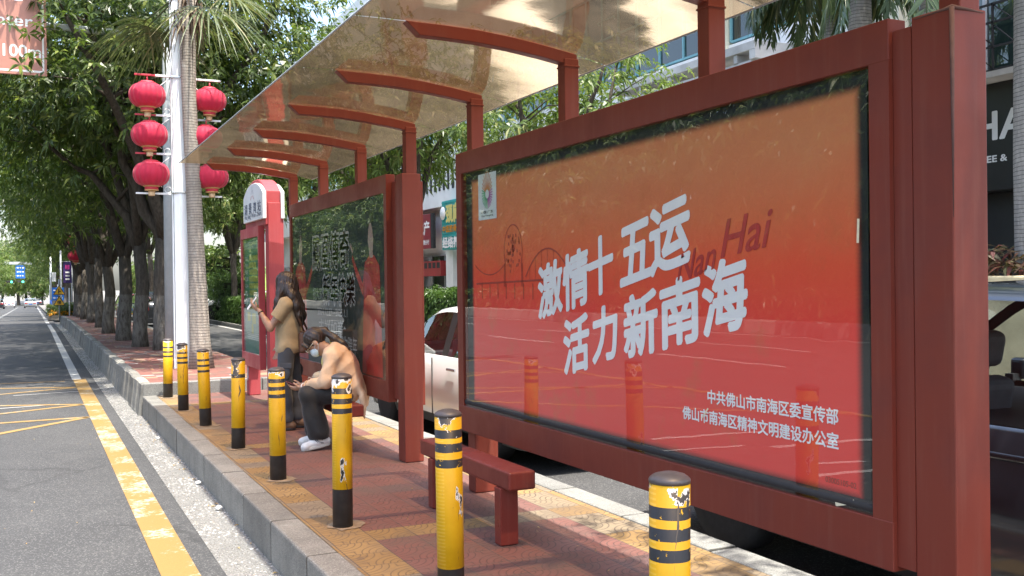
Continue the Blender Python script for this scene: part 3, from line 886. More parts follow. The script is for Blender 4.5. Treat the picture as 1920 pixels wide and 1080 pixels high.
for k, (dx_, dz_) in enumerate(((0, .07), (-.07, .02), (.07, .02), (-.1, -.05), (.1, -.05))):
    L.polyline([(dx_, dz_), (dx_ * .4, dz_ + .05)], .018, (2.5965, 13.33, 2.66), NY, UP, gl_ if k < 3 else rl_)
L.build('stop_name', hd, True)
# timetable box
def fr(y0, y1, z0, z1, x0, x1, side, top, bot, mat):
    b = MB()
    b.box(x0, x1, y0, y1, z1 - top, z1, .003); b.box(x0, x1, y0, y1, z0, z0 + bot, .003)
    b.box(x0 + .0015, x1 - .0015, y0 + .001, y0 + side, z0 + bot - .003, z1 - top + .003); b.box(x0 + .0015, x1 - .0015, y1 - side, y1 - .001, z0 + bot - .003, z1 - top + .003)
    b.box(x1 - .02, x1 - .004, y0 + side - .01, y1 - side + .01, z0 + bot - .01, z1 - top + .01)
    return b
tb = W(fr(12.98, 14.2, .42, 2.255, 2.60, 2.68, .055, .13, .18, M['red_pink']), 'timetable_box', M['red_pink'], ss)
tgreen = plain('timetable_green', (.03, .20, .115), .45, .15, 3); tpale = plain('timetable_pale', (.26, .40, .30), .45, .1, 3); tyel = plain('timetable_yellow', (.50, .52, .08), .45, .1, 3); twh = plain('timetable_white', (.6, .66, .6), .45, .05, 3)
b = MB(); b.poly([(2.64, 13.03, .60), (2.64, 14.15, .60), (2.64, 14.15, 2.13), (2.64, 13.03, 2.13)]); W(b, 'timetable', tgreen, tb)
L = Letters(); XB = 2.638
L.rect((XB, 13.59, .975), NY, UP, 1.08, .40, tpale); L.rect((XB, 13.59, 2.03), NY, UP, 1.08, .10, tpale)
for i, t in enumerate(('201', '佛13', '86', '228', '104', '佛12', '118', '95')):
    z = 1.86 - i * .092
    L.add(t, (XB - .0006, 13.98, z), NY, UP, twh, width=.19, height=.05, bold=.02)
    for k in range(9 - (i * 3) % 4): L.rect((XB - .0006, 13.76 - k * .078, z), NY, UP, .055, .07, tyel)
for (y, z, w, h) in ((13.85, .95 + .13, .2, .12), (13.52, .95 + .11, .24, .14), (13.62, .92, .12, .13)): L.rect((XB - .0006, y, z), NY, UP, w, h, tyel)
for k in range(4): L.rect((XB - .0006, 13.6, .86 - k * .025), NY, UP, .8 - .1 * (k % 2), .007, twh)
L.build('timetable_rows', tb, True)
b = MB(); b.poly([(2.612, 13.03, .60), (2.612, 14.15, .60), (2.612, 14.15, 2.13), (2.612, 13.03, 2.13)]); W(b, 'pane', M['glass'], tb)
b = MB(); b.tube([(2.655, 14.07, .44), (2.652, 14.07, .24), (2.65, 14.075, .2)], .007, 6); W(b, 'cable', M['white'], ss)

# ------------------------------------------------------------------ benches
def bench(x0, x1, y0, y1, z0, z1, lab):
    cx, cy = (x0 + x1) / 2, (y0 + y1) / 2
    r = empty('bench', (cx, cy, 0), lab, 'bench', 'low red benches in front of the poster boxes')
    b = MB(); b.box(x0 - cx, x1 - cx, y0 - cy, y1 - cy, z0, z1, .014, 3); b.build('seat', M['red_bench'], r)
    for yy in (y0 + .09, y1 - .27):
        b = MB(); b.box(x0 - .012 - cx, x0 + .10 - cx, yy - cy, yy + .085 - cy, 0.001, z0 + .003, .005); b.build('leg', M['red_bench'], r)
    return r
bench(2.395, 2.565, 5.13, 6.57, .325, .432, 'empty dark red bench under the slogan poster')
bench(2.46, 2.64, 8.66, 10.2, .325, .432, 'red bench with the woman in a peach cardigan sitting on it')

# ------------------------------------------------------------------ bollards
def m_bollard(h, chip, seed, stripes, base, amp=2.9, blk_at=1.10, tear=None):
    g = G('yellow_bollard_paint'); v = g.obj(); x, y, z = g.xyz(v)
    vs = g.vadd(v, (seed * 3.1, seed * 1.7, seed))
    n = g.noise(vs, 7, 5, .62); nf = g.noise(vs, 40, 4, .7); nb = g.noise(vs, 22, 3, .7)
    yel = g.mix(g.smooth(n, .3, .7), (.50, .275, .004), (.56, .32, .008))
    scr = g.noise(g.scale(vs, (1, 1, .35)), 30, 5, .7)
    yel = g.mix(g.smooth(scr, .64, .70, 0, .8), yel, (.16, .10, .03))
    tick = g.mul(g.lt(g.math('FRACT', g.mul(z, 62)), .4), g.gt(g.math('ABSOLUTE', x), .052))
    yel = g.mix(g.mul(tick, .5), yel, (.62, .40, .06))
    zz = g.add(z, g.mul(g.sub(n, .5), .012))
    s = 0.0
    for a, bb in stripes:
        st = g.mul(g.gt(zz, a), g.lt(z, bb)); s = st if s == 0.0 else g.math('MAXIMUM', s, st)
    blk = (.020, .021, .023)
    torn = g.gt(nf, .36)
    c = g.mix(g.mul(s, torn), yel, blk)
    # chipped top: white primer, then bare black
    depth = g.smooth(z, h - chip, h - .01)
    m1 = g.add(g.mul(depth, .55), g.mul(nb, .0)); 
    k = g.add(g.mul(depth, .85), g.mul(g.sub(n, .5), amp))
    c = g.mix(g.gt(k, .93), c, (.55, .56, .54))
    c = g.mix(g.gt(g.add(k, g.mul(g.sub(nb, .5), .5)), blk_at), c, (.045, .042, .04))
    # peeled seam down one side
    seam = g.lt(g.math('ABSOLUTE', g.add(x, g.mul(g.sub(g.noise(vs, 5, 3), .5), .06))), g.mul(g.smooth(g.noise(vs, 6, 3), .5, .75), .006))
    c = g.mix(g.mul(seam, g.lt(y, 0)), c, (.06, .05, .04))
    if tear:
        zc, xc = tear
        q = g.noise(g.scale(vs, (1.6, 1, .55)), 17, 4, .6)
        rg_ = g.mul(g.mul(g.smooth(g.math('ABSOLUTE', g.sub(z, zc)), .16, .05), g.smooth(g.math('ABSOLUTE', g.sub(x, xc)), .05, .015)), g.lt(y, .0))
        c = g.mix(g.gt(g.mul(rg_, q), .52), c, (.55, .56, .53)); c = g.mix(g.gt(g.mul(rg_, q), .565), c, (.03, .03, .028))
    c = g.mix(g.lt(z, base), c, g.mix(g.smooth(n, .4, .75), (.030, .030, .032), (.055, .053, .052)))
    return g.done(g.bsdf(c, .45, 0, .3, g.bump(g.add(n, g.mul(k, .2)), .1, .01)))
M['cap'] = plain('bollard_cap', (.07, .06, .058), .42, .2, 10)
BOL = [(1.64, 14.36, .80, 'farthest bollard, beside the raised granite kerb, yellow with three black rings'),
       (1.635, 12.77, .82, 'second farthest yellow bollard with white chipped paint on top'),
       (1.666, 11.24, .83, 'yellow bollard with clean yellow top and three black rings in front of the timetable pillar'),
       (1.70, 9.53, .84, 'yellow bollard whose top is badly peeled to black and white, one ring left'),
       (1.70, 7.85, .87, 'yellow bollard with a long dark crack, in front of the standing woman'),
       (1.722, 6.13, .95, 'taller yellow bollard in front of the seated woman, white patch on top'),
       (1.735, 4.36, .92, 'yellow bollard with a torn scratched sticker, standing before the empty bench'),
       (1.735, 2.58, .92, 'nearest bollard in front of the slogan poster, three broad black rings')]
CH = [.05, .20, .015, .34, .20, .22, .20, .17]
for i, (x, y, h, lab) in enumerate(BOL):
    r = empty('bollard', (x, y, 0), lab, 'bollard', 'yellow and black bollards along the platform kerb')
    hs = h - .03
    if i in (0, 1, 2): st = [(hs - .105, hs - .082), (hs - .165, hs - .142), (hs - .225, hs - .2)]
    elif i == 3: st = [(hs - .16, hs - .125)]
    elif i == 4: st = [(hs - .092, hs - .06), (hs - .150, hs - .12), (hs - .208, hs - .178)]
    elif i == 5: st = [(hs - .098, hs - .062), (hs - .160, hs - .126), (hs - .220, hs - .187)]
    elif i == 6: st = [(hs - .10, hs - .062), (hs - .165, hs - .124), (hs - .235, hs - .197)]
    else: st = [(hs - .108, hs - .07), (hs - .172, hs - .134), (hs - .235, hs - .197)]
    base = .19 if i != 5 else .235
    rad = .0625
    tilt = [(R(.5), R(.4)), (R(-.5), 0), (R(-1.4), 0), (R(.7), R(-.6)), (R(-.4), R(.7)), (R(.5), R(-.5)), (R(-.6), R(.3)), (R(.5), 0)][i]
    b = MB(); b.lathe([(rad, .0), (rad, hs * .5), (rad, hs)], 32); o = b.build('tube', m_bollard(hs, CH[i], i + 1, st, base, 4.2 if i == 3 else 2.9, .98 if i in (3, 6, 7) else 1.08, {6: (.50, .015), 5: (.36, -.01), 3: (.10, .02), 7: (.40, .0)}.get(i)), r)
    b = MB(); b.lathe([(rad + .001, hs - .004), (rad + .0015, hs + .006), (rad * .96, hs + .012), (rad * .75, hs + .021), (rad * .4, hs + .027), (.002, hs + .028)], 32); b.build('cap', M['cap'], r)
    r.rotation_euler = (tilt[1], tilt[0] if isinstance(tilt, tuple) else 0, rnd.uniform(-.4, .4) if i not in (2,) else 0)
    if i == 2: r.rotation_euler = (0, R(-1.5), 0)
# patched concrete round the bollard feet
M['mortar'] = plain('mortar_patch', (.21, .155, .10), .85, .3, 12, bump=.3, bscale=40, coords='pos')
for i, (x, y, h, lab) in enumerate(BOL):
    b = MB(); r_ = random.Random(i); n = 14
    b.poly([(x + .02 + math.cos(a) * .135 * r_.uniform(.6, 1.15), y + math.sin(a) * .15 * r_.uniform(.6, 1.15), .0015) for a in np.linspace(0, 2 * math.pi, n, endpoint=False)])
    o = b.build('mortar_patch', M['mortar']); o['kind'] = 'structure'

# ------------------------------------------------------------------ vegetation helpers
def leaf_cloud(name, centers, axes, rg, L=.2, Wd=.06, per=8, droop=.35, mats=None, spread=1.0, up=.25, mat_fn=None):
    """rosettes of leaves: every leaf is a small folded blade"""
    C = np.asarray(centers, np.float64); A = np.asarray(axes, np.float64)
    A /= np.linalg.norm(A, axis=1, keepdims=True) + 1e-9
    N = len(C)
    t = np.tile(np.array([[0, 0, 1.0]]), (N, 1)); t[np.abs(A[:, 2]) > .9] = (1, 0, 0)
    U = np.cross(A, t); U /= np.linalg.norm(U, axis=1, keepdims=True)
    Wv = np.cross(A, U)
    ph = rg.uniform(0, 6.28, N)
    V = []; 
    for k in range(per):
        a = ph + 2 * np.pi * k / per + rg.normal(0, .3, N)
        d = U * np.cos(a)[:, None] + Wv * np.sin(a)[:, None]
        d = d * spread + A * (up + rg.normal(0, .3, N))[:, None]
        d[:, 2] -= droop * rg.uniform(.2, 1.2, N)
        d /= np.linalg.norm(d, axis=1, keepdims=True)
        ln = L * rg.uniform(.65, 1.2, N)
        s = np.cross(d, A + rg.normal(0, .25, (N, 3))); s /= np.linalg.norm(s, axis=1, keepdims=True) + 1e-9
        w = Wd * rg.uniform(.75, 1.15, N)
        base = C + d * (.06 * L)
        mid = C + d * (ln * .5)[:, None]; 
        tip = C + d * ln[:, None]; tip[:, 2] -= ln * .28
        up_ = np.cross(s, d) * (w * .18)[:, None]
        V.append(np.stack([base, mid - s * (w / 2)[:, None] + up_, tip, mid + s * (w / 2)[:, None] + up_], 1))
    V = np.concatenate(V, 0); n = len(V)
    return raw_mesh(name, V.reshape(-1, 3), np.arange(n * 4), np.full(n, 4), mats)

def grow(seed, fork, spread, height, limbs=5, r0=.17, bend=.25, main=None, clumps=150, per_clump=11, shell=(1.0, 1.0), low=None):
    """trunk and limbs in a mesh builder plus rosette centres and axes"""
    r = random.Random(seed); b = MB()
    base = [Vector((0, 0, -.1)), Vector((r.uniform(-.04, .04), r.uniform(-.04, .04), .35)), Vector((r.uniform(-.08, .08), r.uniform(-.08, .08), fork * .6)), Vector((r.uniform(-.1, .1), r.uniform(-.1, .1), fork))]
    b.tube(base, [r0 * 1.3, r0 * 1.05, r0 * .93, r0 * .88], 12)
    tips = []
    top = base[-1]
    main = main or []
    dirs = []
    for k in range(limbs):
        a = 2 * math.pi * k / limbs + r.uniform(-.4, .4)
        dirs.append((a, r.uniform(.45, 1.0)))
    paths = [([top - Vector((0, 0, .15))] + [Vector(p) for p in m_], .8) for m_ in main]
    for a, e in dirs:
        R1 = spread * e
        p1 = top + Vector((math.cos(a) * R1 * .25, math.sin(a) * R1 * .25, (height - fork) * .32))
        p2 = top + Vector((math.cos(a) * R1 * .55, math.sin(a) * R1 * .55, (height - fork) * r.uniform(.5, .62)))
        p3 = top + Vector((math.cos(a + r.uniform(-.3, .3)) * R1 * .8, math.sin(a + r.uniform(-.3, .3)) * R1 * .8, (height - fork) * r.uniform(.6, .85)))
        paths.append(([top - Vector((0, 0, .12)), p1, p2, p3], .66))
    for pth, th in paths:
        n = len(pth)
        rr = [r0 * th * (1 - .72 * i / (n - 1)) for i in range(n)]
        # add wobble by subdividing
        q = []; qr = []
        for i in range(n - 1):
            for s_ in (0, .5):
                p = pth[i].lerp(pth[i + 1], s_)
                if s_: p += Vector((r.uniform(-1, 1), r.uniform(-1, 1), r.uniform(-1, 1))) * .09
                q.append(p); qr.append(rr[i] + (rr[i + 1] - rr[i]) * s_)
        q.append(pth[-1]); qr.append(rr[-1])
        b.tube(q, qr, 8)
        for _ in range(5):
            i = r.randrange(max(1, len(q) // 3), len(q)); p = q[i]
            a = r.uniform(0, 6.28); l = r.uniform(.5, 1.3) * spread * .32
            e1 = p + Vector((math.cos(a) * l * .5, math.sin(a) * l * .5, l * .35)); e2 = e1 + Vector((math.cos(a + .4) * l * .6, math.sin(a + .4) * l * .6, l * r.uniform(-.1, .4)))
            b.tube([p, e1, e2], [qr[i] * .5, qr[i] * .32, .012], 5)
            tips.append(e2); tips.append(e1.lerp(e2, .5))
        tips.append(q[-1])
    rg = np.random.default_rng(seed)
    cz = (height + (low or fork)) / 2; rz = (height - (low or fork)) / 2
    cl = []
    while len(cl) < clumps:
        u = rg.normal(0, 1, 3); u /= np.linalg.norm(u)
        q = rg.uniform(.45, 1.0) ** .5
        c = np.array([u[0] * spread * q * shell[0], u[1] * spread * q * shell[1], cz + u[2] * rz * q])
        if len(tips) and rg.uniform() < .35:
            t_ = tips[rg.integers(len(tips))]; c = c * .35 + np.array(t_) * .65
        cl.append(c)
    cl = np.array(cl)
    sz = rg.uniform(.32, .75, len(cl)) * spread / 4
    C = np.repeat(cl, per_clump, 0) + rg.normal(0, 1, (len(cl) * per_clump, 3)) * np.repeat(sz, per_clump)[:, None] * np.array([1, 1, .7])
    A = C - np.array([0, 0, cz - rz * .4]); A /= np.linalg.norm(A, axis=1, keepdims=True); A[:, 2] += .5
    return b, C, A, rg

def make_tree(name, loc, label, cat, group, args, leaf, bark, rz=0.0, crown='crown', extra=None, **lk):
    root = empty(name, loc, label, cat, group, rz)
    b, C, A, rg = grow(**args)
    if extra is not None:
        E_ = np.array(extra); E_ = np.repeat(E_, 10, 0) + rg.normal(0, .33, (len(E_) * 10, 3)); C = np.concatenate([C, E_]); A = np.concatenate([A, rg.normal(0, .3, E_.shape) + np.array([0, -.3, .9])])
    b.build('trunk', bark, root)
    link(crown, leaf_cloud(crown, C, A, rg, mats=[leaf], **lk), root)
    return root
def place(proto, loc, rz, sc, label, group=None):
    t = copy_tree(proto); t.location = loc; t.rotation_euler = (0, 0, rz); t.scale = sc if hasattr(sc, '__len__') else (sc,) * 3
    t['label'] = label
    if group: t['group'] = group
    return t

GT = 'mango trees in a row along the kerb'
# the two nearest trees have their own limbs as in the photograph
T1 = make_tree('mango_tree', (2.5, 22.4, .16), 'nearest mango tree of the kerb row, forked behind the white lamp post', 'tree', GT,
               dict(seed=3, fork=2.5, spread=4.1, height=9.4, limbs=4, r0=.19, clumps=215, per_clump=12, low=3.9,
                    main=[[(-.35, .1, 2.9), (-.75, .1, 3.9), (-1.05, 0, 5.2), (-1.45, -.1, 7.0)], [(.3, 0, 3.1), (.5, .1, 4.2), (.6, .2, 6.2)], [(-.4, -.7, 3.6), (-1.1, -1.9, 4.9), (-1.9, -3.0, 6.1)]]),
               M['mango'], M['bark'], L=.23, Wd=.062, per=9, extra=[(-2.0, -3.3, 6.2), (-2.1, -3.5, 5.6), (-1.6, -3.0, 5.7), (-1.5, -3.4, 6.6), (-2.3, -3.2, 6.9), (-1.2, -2.8, 6.1), (-2.35, -3.6, 5.1), (-1.8, -3.3, 5.0), (-2.9, -3.1, 7.2), (-.8, -3.0, 6.8), (1.2, -3.4, 6.9), (1.9, -3.2, 6.0), (2.3, -3, 5.2), (2.9, -2.5, 6.3), (3.4, -2.6, 5.4), (1.2, -3, 5.4)])
T2 = make_tree('mango_tree', (2.16, 23.9, .16), 'second mango trunk in the kerb row with a pale limewashed foot', 'tree', GT,
               dict(seed=11, fork=2.3, spread=4.2, height=9.0, limbs=4, r0=.155, clumps=190, per_clump=12, low=3.6,
                    main=[[(-.25, 0, 2.9), (-.75, .3, 3.6), (-1.3, .5, 4.0), (-1.9, .6, 4.6)]]),
               M['mango'], M['bark'], L=.23, Wd=.062, per=9)
T3 = make_tree('mango_tree', (2.05, 27.0, .16), 'third mango tree in the kerb row, trunk bowed to the right', 'tree', GT,
               dict(seed=17, fork=2.1, spread=4.3, height=8.6, limbs=5, r0=.165, clumps=150, per_clump=11, low=3.1), M['mango'], M['bark'], L=.23, Wd=.064, per=9)
lab = ['fourth kerb-row tree, its trunk lit by a sun patch', 'fifth kerb-row tree from the lamp post, dark straight trunk', 'sixth kerb-row tree with a leaning split trunk',
       'seventh kerb-row tree near the far end of the brick paving', 'eighth kerb-row tree beside the yellow warning signs', 'last kerb-row tree before the side road opening']
for i, (x, y) in enumerate(((1.98, 31.3), (2.03, 36.2), (2.05, 41.5), (2.0, 46.5), (2.0, 51.5), (2.05, 56))):
    place((T3, T2, T1)[i % 3], (x, y, .16 + drop(y)), 1.1 + i * 1.7, (.95, .95, 1.0 if i % 2 else .92), lab[i])
# trees beyond the side road
flab = ['first roadside tree beyond the side road', 'second roadside tree beyond the side road', 'third roadside tree past the side road', 'fourth roadside tree past the side road', 'fifth roadside tree past the side road',
        'sixth roadside tree, far down the road', 'seventh roadside tree, far down the road', 'farthest roadside tree on the kerb side of the road']
for i, y in enumerate((69, 77, 86, 97, 110, 128, 150, 180)):
    place((T2, T3, T1)[i % 3], (2.6 + (i % 2) * .8, y, -.1 + drop(y)), 2.2 + i * 1.3, 1.0 + .05 * (i % 3), flab[i], 'roadside trees beyond the side road')
F1 = make_tree('street_tree', (-7.5, 165, -.3 + drop(165)), 'light green tree on the far left side of the road, nearest of three', 'tree', 'light trees at the far end of the road',
               dict(seed=31, fork=2.6, spread=4.6, height=8.5, limbs=5, r0=.2, clumps=110, per_clump=9, low=2.4), M['mango_light'], M['bark_plain'], L=.42, Wd=.16, per=7)
for i, (x, y, s) in enumerate(((-9.0, 205, 1.2), (-6.5, 235, 1.35), (2.0, 250, 1.5), (-1.5, 300, 1.9), (-14, 290, 2.0), (6, 300, 2.0), (-22, 260, 2.2), (-30, 320, 2.6), (-8, 340, 2.4), (-18, 275, 2.3), (-26, 285, 2.3), (-3, 275, 2.0), (-11, 255, 1.7))):
    place(F1, (x, y, -1.6 + drop(y)), i * 1.3, s, ['light green tree behind the gantry sign', 'light green tree beyond the traffic lights', 'tree at the right of the far road end', 'tree closing the far end of the road',
          'tree at the far left road end', 'big tree behind the far right kerb', 'tall tree at the left edge far behind the cars', 'farthest tall tree at the left edge', 'tree behind the middle of the far road end', 'round tree at the left of the far junction', 'wide tree at the far left behind the junction', 'round tree over the far cars', 'small tree left of the far traffic lights'][i])
# trees on the strip beyond the service road
SLG = 'slim trees beyond the service road'
S1 = make_tree('street_tree', (7.9, 22.0, -.1), 'slim dark-trunked tree seen through the gap between the two poster boxes', 'tree', SLG,
               dict(seed=41, fork=3.0, spread=2.7, height=7.4, limbs=5, r0=.14, clumps=120, per_clump=9, low=4.0), M['mango_light'], M['bark_plain'], L=.24, Wd=.06, per=7)
for (x, y, s, a, l) in ((8.3, 15.4, .80, 2.0, 'leafy tree crown showing above the slogan poster box'), (8.1, 26.0, 1.0, 1.0, 'tree behind the far end of the shelter roof'),
                        (7.9, 33, 1.05, 4.0, 'tree beyond the service road behind the stop sign pillar'), (7.75, 44, 1.0, 2.6, 'thin tree left of the stop sign pillar, in the clipped hedge'),
                        (8.7, 46, 1.1, 5.5, 'thicker twin-stemmed tree beside the timetable, in the clipped hedge'), (9.4, 53, 1.15, .4, 'far thin tree by the green sign'), (6.4, 64, 1.2, 3.0, 'tree at the far corner of the service road'),
                        (10.5, 60, 1.1, 3.3, 'tree in front of the sloping lawn'), (8, 84, 1.4, 1.3, 'broad tree far behind the lamp post'), (14, 78, 1.7, 2.2, 'tree on the lawn bank right of the notice boards'), (19, 84, 1.8, .2, 'tree far up the lawn bank'), (11.5, 92, 1.9, 4.4, 'tree at the left top of the lawn bank'), (24, 96, 2.2, 3.4, 'farthest tree above the lawn bank'),
                        (5.3, .7, 1.02, 1.9, 'tree shading the near end of the shelter')):
    place(S1, (x, y, -.1), a, s, l)
# trees and hedge on the other side of the road, which the poster glass mirrors
OPP = make_tree('broad_tree', (-19.5, 14, .1), 'broad tree across the road, mirrored in the poster glass', 'tree', 'trees across the road mirrored in the poster glass',
                dict(seed=51, fork=2.4, spread=4.8, height=11, limbs=5, r0=.22, clumps=150, per_clump=10, low=.6), M['mango'], M['bark_plain'], L=.45, Wd=.17, per=7)
for i in range(13):
    place(OPP, (-19.3 - (i % 3) * 1.1, 20 + i * 6.2, .1), i * 1.1, (1, 1, 1.0 + .1 * (i % 3)), OPP['label'])
for i in range(8):
    place(OPP, (-19.5 - (i % 2), 104 + i * 12, drop(104 + i * 12)), i * 1.7, 1.25, OPP['label'])
for i in range(12):
    place(OPP, (-26 - (i % 2) * 2, 16 + i * 8.5, .1), i * 2.3, (1.35, 1.35, 1.25), OPP['label'])

def hedge(name, x0, x1, y0, y1, z0, z1, label, leaf=M['hedge'], dens=260, L=.075, seed=1, group=None, rough=.06, cat='hedge'):
    rg = np.random.default_rng(seed)
    cx, cy = (x0 + x1) / 2, (y0 + y1) / 2
    root = empty(name, (cx, cy, z0), label, cat, group)
    a, b_, h = (x1 - x0) / 2, (y1 - y0) / 2, z1 - z0
    area = 2 * (a * 2 * h + b_ * 2 * h) + 4 * a * b_
    n = int(area * dens)
    u = rg.uniform(-1, 1, (n, 3)); f = rg.integers(0, 5, n)
    P = np.stack([u[:, 0] * a, u[:, 1] * b_, (u[:, 2] + 1) / 2 * h], 1)
    Nn = np.zeros((n, 3))
    wts = np.array([2 * b_ * h, 2 * b_ * h, 2 * a * h, 2 * a * h, 4 * a * b_]); f = rg.choice(5, n, p=wts / wts.sum())
    for k, (ax, sg) in enumerate(((0, -1), (0, 1), (1, -1), (1, 1), (2, 1))):
        mk = f == k
        P[mk, ax] = (h if ax == 2 else (a, b_)[ax] * sg); Nn[mk, ax] = sg
    P += rg.normal(0, rough, (n, 3)); P[:, 2] = np.maximum(P[:, 2], .02)
    Nn[:, 2] += .4
    link('leaves', leaf_cloud('leaves', P, Nn, rg, L=L, Wd=L * .5, per=5, droop=.1, mats=[leaf]), root)
    b = MB(); b.box(-a + .08, a - .08, -b_ + .08, b_ - .08, .0, h - .08); b.build('inner_branches', M['hedge_in'], root)
    return root
M['hedge_in'] = plain('hedge_inner_twigs', (.025, .032, .014), .9, .3, 14)
hedge('hedge', 7.5, 8.4, 13, 25, -.1, 1.28, 'dense green hedge behind the white sedan between the poster boxes', L=.09, seed=2, dens=200)
hedge('hedge', 7.5, 8.6, 39, 45.5, -.1, .95, 'low clipped hedge beside the service road left of the timetable', seed=3, dens=170, L=.1)
hedge('hedge', 7.35, 7.9, 33.5, 37.0, -.1, .9, 'small clipped hedge directly left of the stop sign pillar', seed=5, dens=170, L=.1)
hedge('shrub', 7.9, 8.9, 47.5, 50.5, -.1, 1.7, 'rounded dark shrub behind the clipped hedge', seed=4, dens=110, L=.13, rough=.25, cat='shrub')
hedge('hedge', 4.4, 6.4, 67.5, 69, -.9, .15, 'bright green hedge far down behind the tree trunks', seed=6, dens=70, L=.14)
hedge('hedge', -17.2, -16.4, 6, 92, .15, .95, 'long hedge across the road, mirrored in the poster glass', dens=16, L=.30, seed=7, rough=.12)
hedge('hedge', -24.0, -22.8, 4, 120, .15, 3.6, 'added tall screen hedge across the road, blocking sky under the mirrored trees', dens=9, L=.5, seed=8, rough=.3)  # unseen filler, added to keep sky out of the glass reflection
hedge('shrub_belt', 9.6, 11.0, 60, 118, -1.0, 3.2, 'long belt of tall shrubs far behind the kerb-row trunks', leaf=M['mango_light'], dens=16, L=.34, seed=12, rough=.4, cat='shrubs')
# flower planter at the end of the sidewalk
def planter(loc, sx, sy, n, leaf, lab, seed):
    r = empty('flower_planter', loc, lab, 'planter', 'planters at the far end of the kerb row')
    b = MB(); b.box(-sx, sx, -sy, sy, 0, .3, .02); b.build('box', M['concrete'], r)
    rg = np.random.default_rng(seed); P = np.stack([rg.uniform(-sx, sx, n), rg.uniform(-sy, sy, n), rg.uniform(.3, .95, n)], 1)
    link('leaves', leaf_cloud('leaves', P, np.tile([[0, -.2, 1.]], (n, 1)), rg, L=.22, Wd=.08, per=7, mats=[M['mango_light']]), r)
    P = np.stack([rg.uniform(-sx, sx, n // 3), rg.uniform(-sy * 1.1, -sy * .5, n // 3), rg.uniform(.25, .6, n // 3)], 1)
    link('flowers', leaf_cloud('flowers', P, np.tile([[0, -.2, 1.]], (len(P), 1)), rg, L=.11, Wd=.1, per=5, mats=[leaf]), r)
planter((1.75, 57.9, -.25), .5, .5, 130, M['flower'], 'planter of green plants under the yellow warning signs', 1)
planter((1.55, 68, -.45), .7, 1.2, 200, M['flower'], 'farther planter with orange flowers by the blue pole', 2)

# ------------------------------------------------------------------ palms
def fan_frond(b, org, az, el, L, r, leaf_w=.035, n=26, bendy=.5):
    """stalk plus a fan of long drooping blades"""
    o = Vector(org); d = Vector((math.cos(az) * math.cos(el), math.sin(az) * math.cos(el), math.sin(el)))
    side = d.cross(Vector((0, 0, 1))).normalized(); upv = side.cross(d)
    st = o + d * L * .85 - Vector((0, 0, .1))
    b.tube([o, o.lerp(st, .5) + Vector((0, 0, .05)), st], [.02, .015, .01], 5)
    for k in range(n):
        t = (k / (n - 1) - .5) * 2
        a = t * 1.5
        dd = (d * math.cos(a) + side * math.sin(a) + upv * r.uniform(-.06, .1)).normalized()
        l = L * (1.02 - .25 * abs(t)) * r.uniform(.85, 1.1)
        nrm = dd.cross(upv).normalized()
        pts = []
        for s in (0, .3, .55, .78, 1.0):
            p = st + dd * l * s
            p.z -= bendy * l * max(0, s - .25) ** 1.6
            p.x += r.uniform(-.01, .01)
            pts.append(p)
        w = [.3, 1, .8, .45, .05]
        rows = [[p - nrm * leaf_w * w_ / 2, p + upv * leaf_w * .12 * w_, p + nrm * leaf_w * w_ / 2] for p, w_ in zip(pts, w)]
        b.grid(rows, smooth=False)
r_ = random.Random(77)
pal = empty('fan_palm', (2.45, 17.0, .165), 'grey-trunked fan palm standing right against the white lamp post', 'palm tree')
b = MB(); pts = [(.02, 0, -.1), (.0, 0, .4), (-.03, 0, 1.6), (-.07, 0, 3.0), (-.12, 0, 4.4), (-.13, 0, 5.5), (-.12, 0, 6.0)]
b.tube(pts, [.22, .165, .135, .12, .115, .13, .15], 16); b.build('trunk', M['palm_bark'], pal)
M['fibre'] = plain('palm_fibre', (.12, .085, .055), .95, .4, 30, bump=.8, bscale=60)
b = MB(); r2 = random.Random(4)
for k in range(60):
    a = r2.uniform(0, 6.28); z0 = r2.uniform(5.3, 6.1)
    b.tube([(-.12 + .11 * math.cos(a), .11 * math.sin(a), z0), (-.12 + .2 * math.cos(a), .2 * math.sin(a), z0 + r2.uniform(.05, .3)), (-.12 + r2.uniform(.2, .34) * math.cos(a), r2.uniform(.2, .34) * math.sin(a), z0 - r2.uniform(.0, .5))], [.022, .014, .004], 4)
b.build('leaf_bases', M['fibre'], pal)
for k in range(20):
    az = 2 * math.pi * k / 20 * 2.4 + r_.uniform(-.3, .3); el = (.75, .35, .05, -.25)[k % 4] + r_.uniform(-.12, .12)
    b = MB(); fan_frond(b, (-.12, 0, 6.05), az, el, r_.uniform(1.05, 1.3), r_, bendy=.75 if el < .2 else .5)
    b.build('frond', M['palm_leaf'], pal, fix=False)

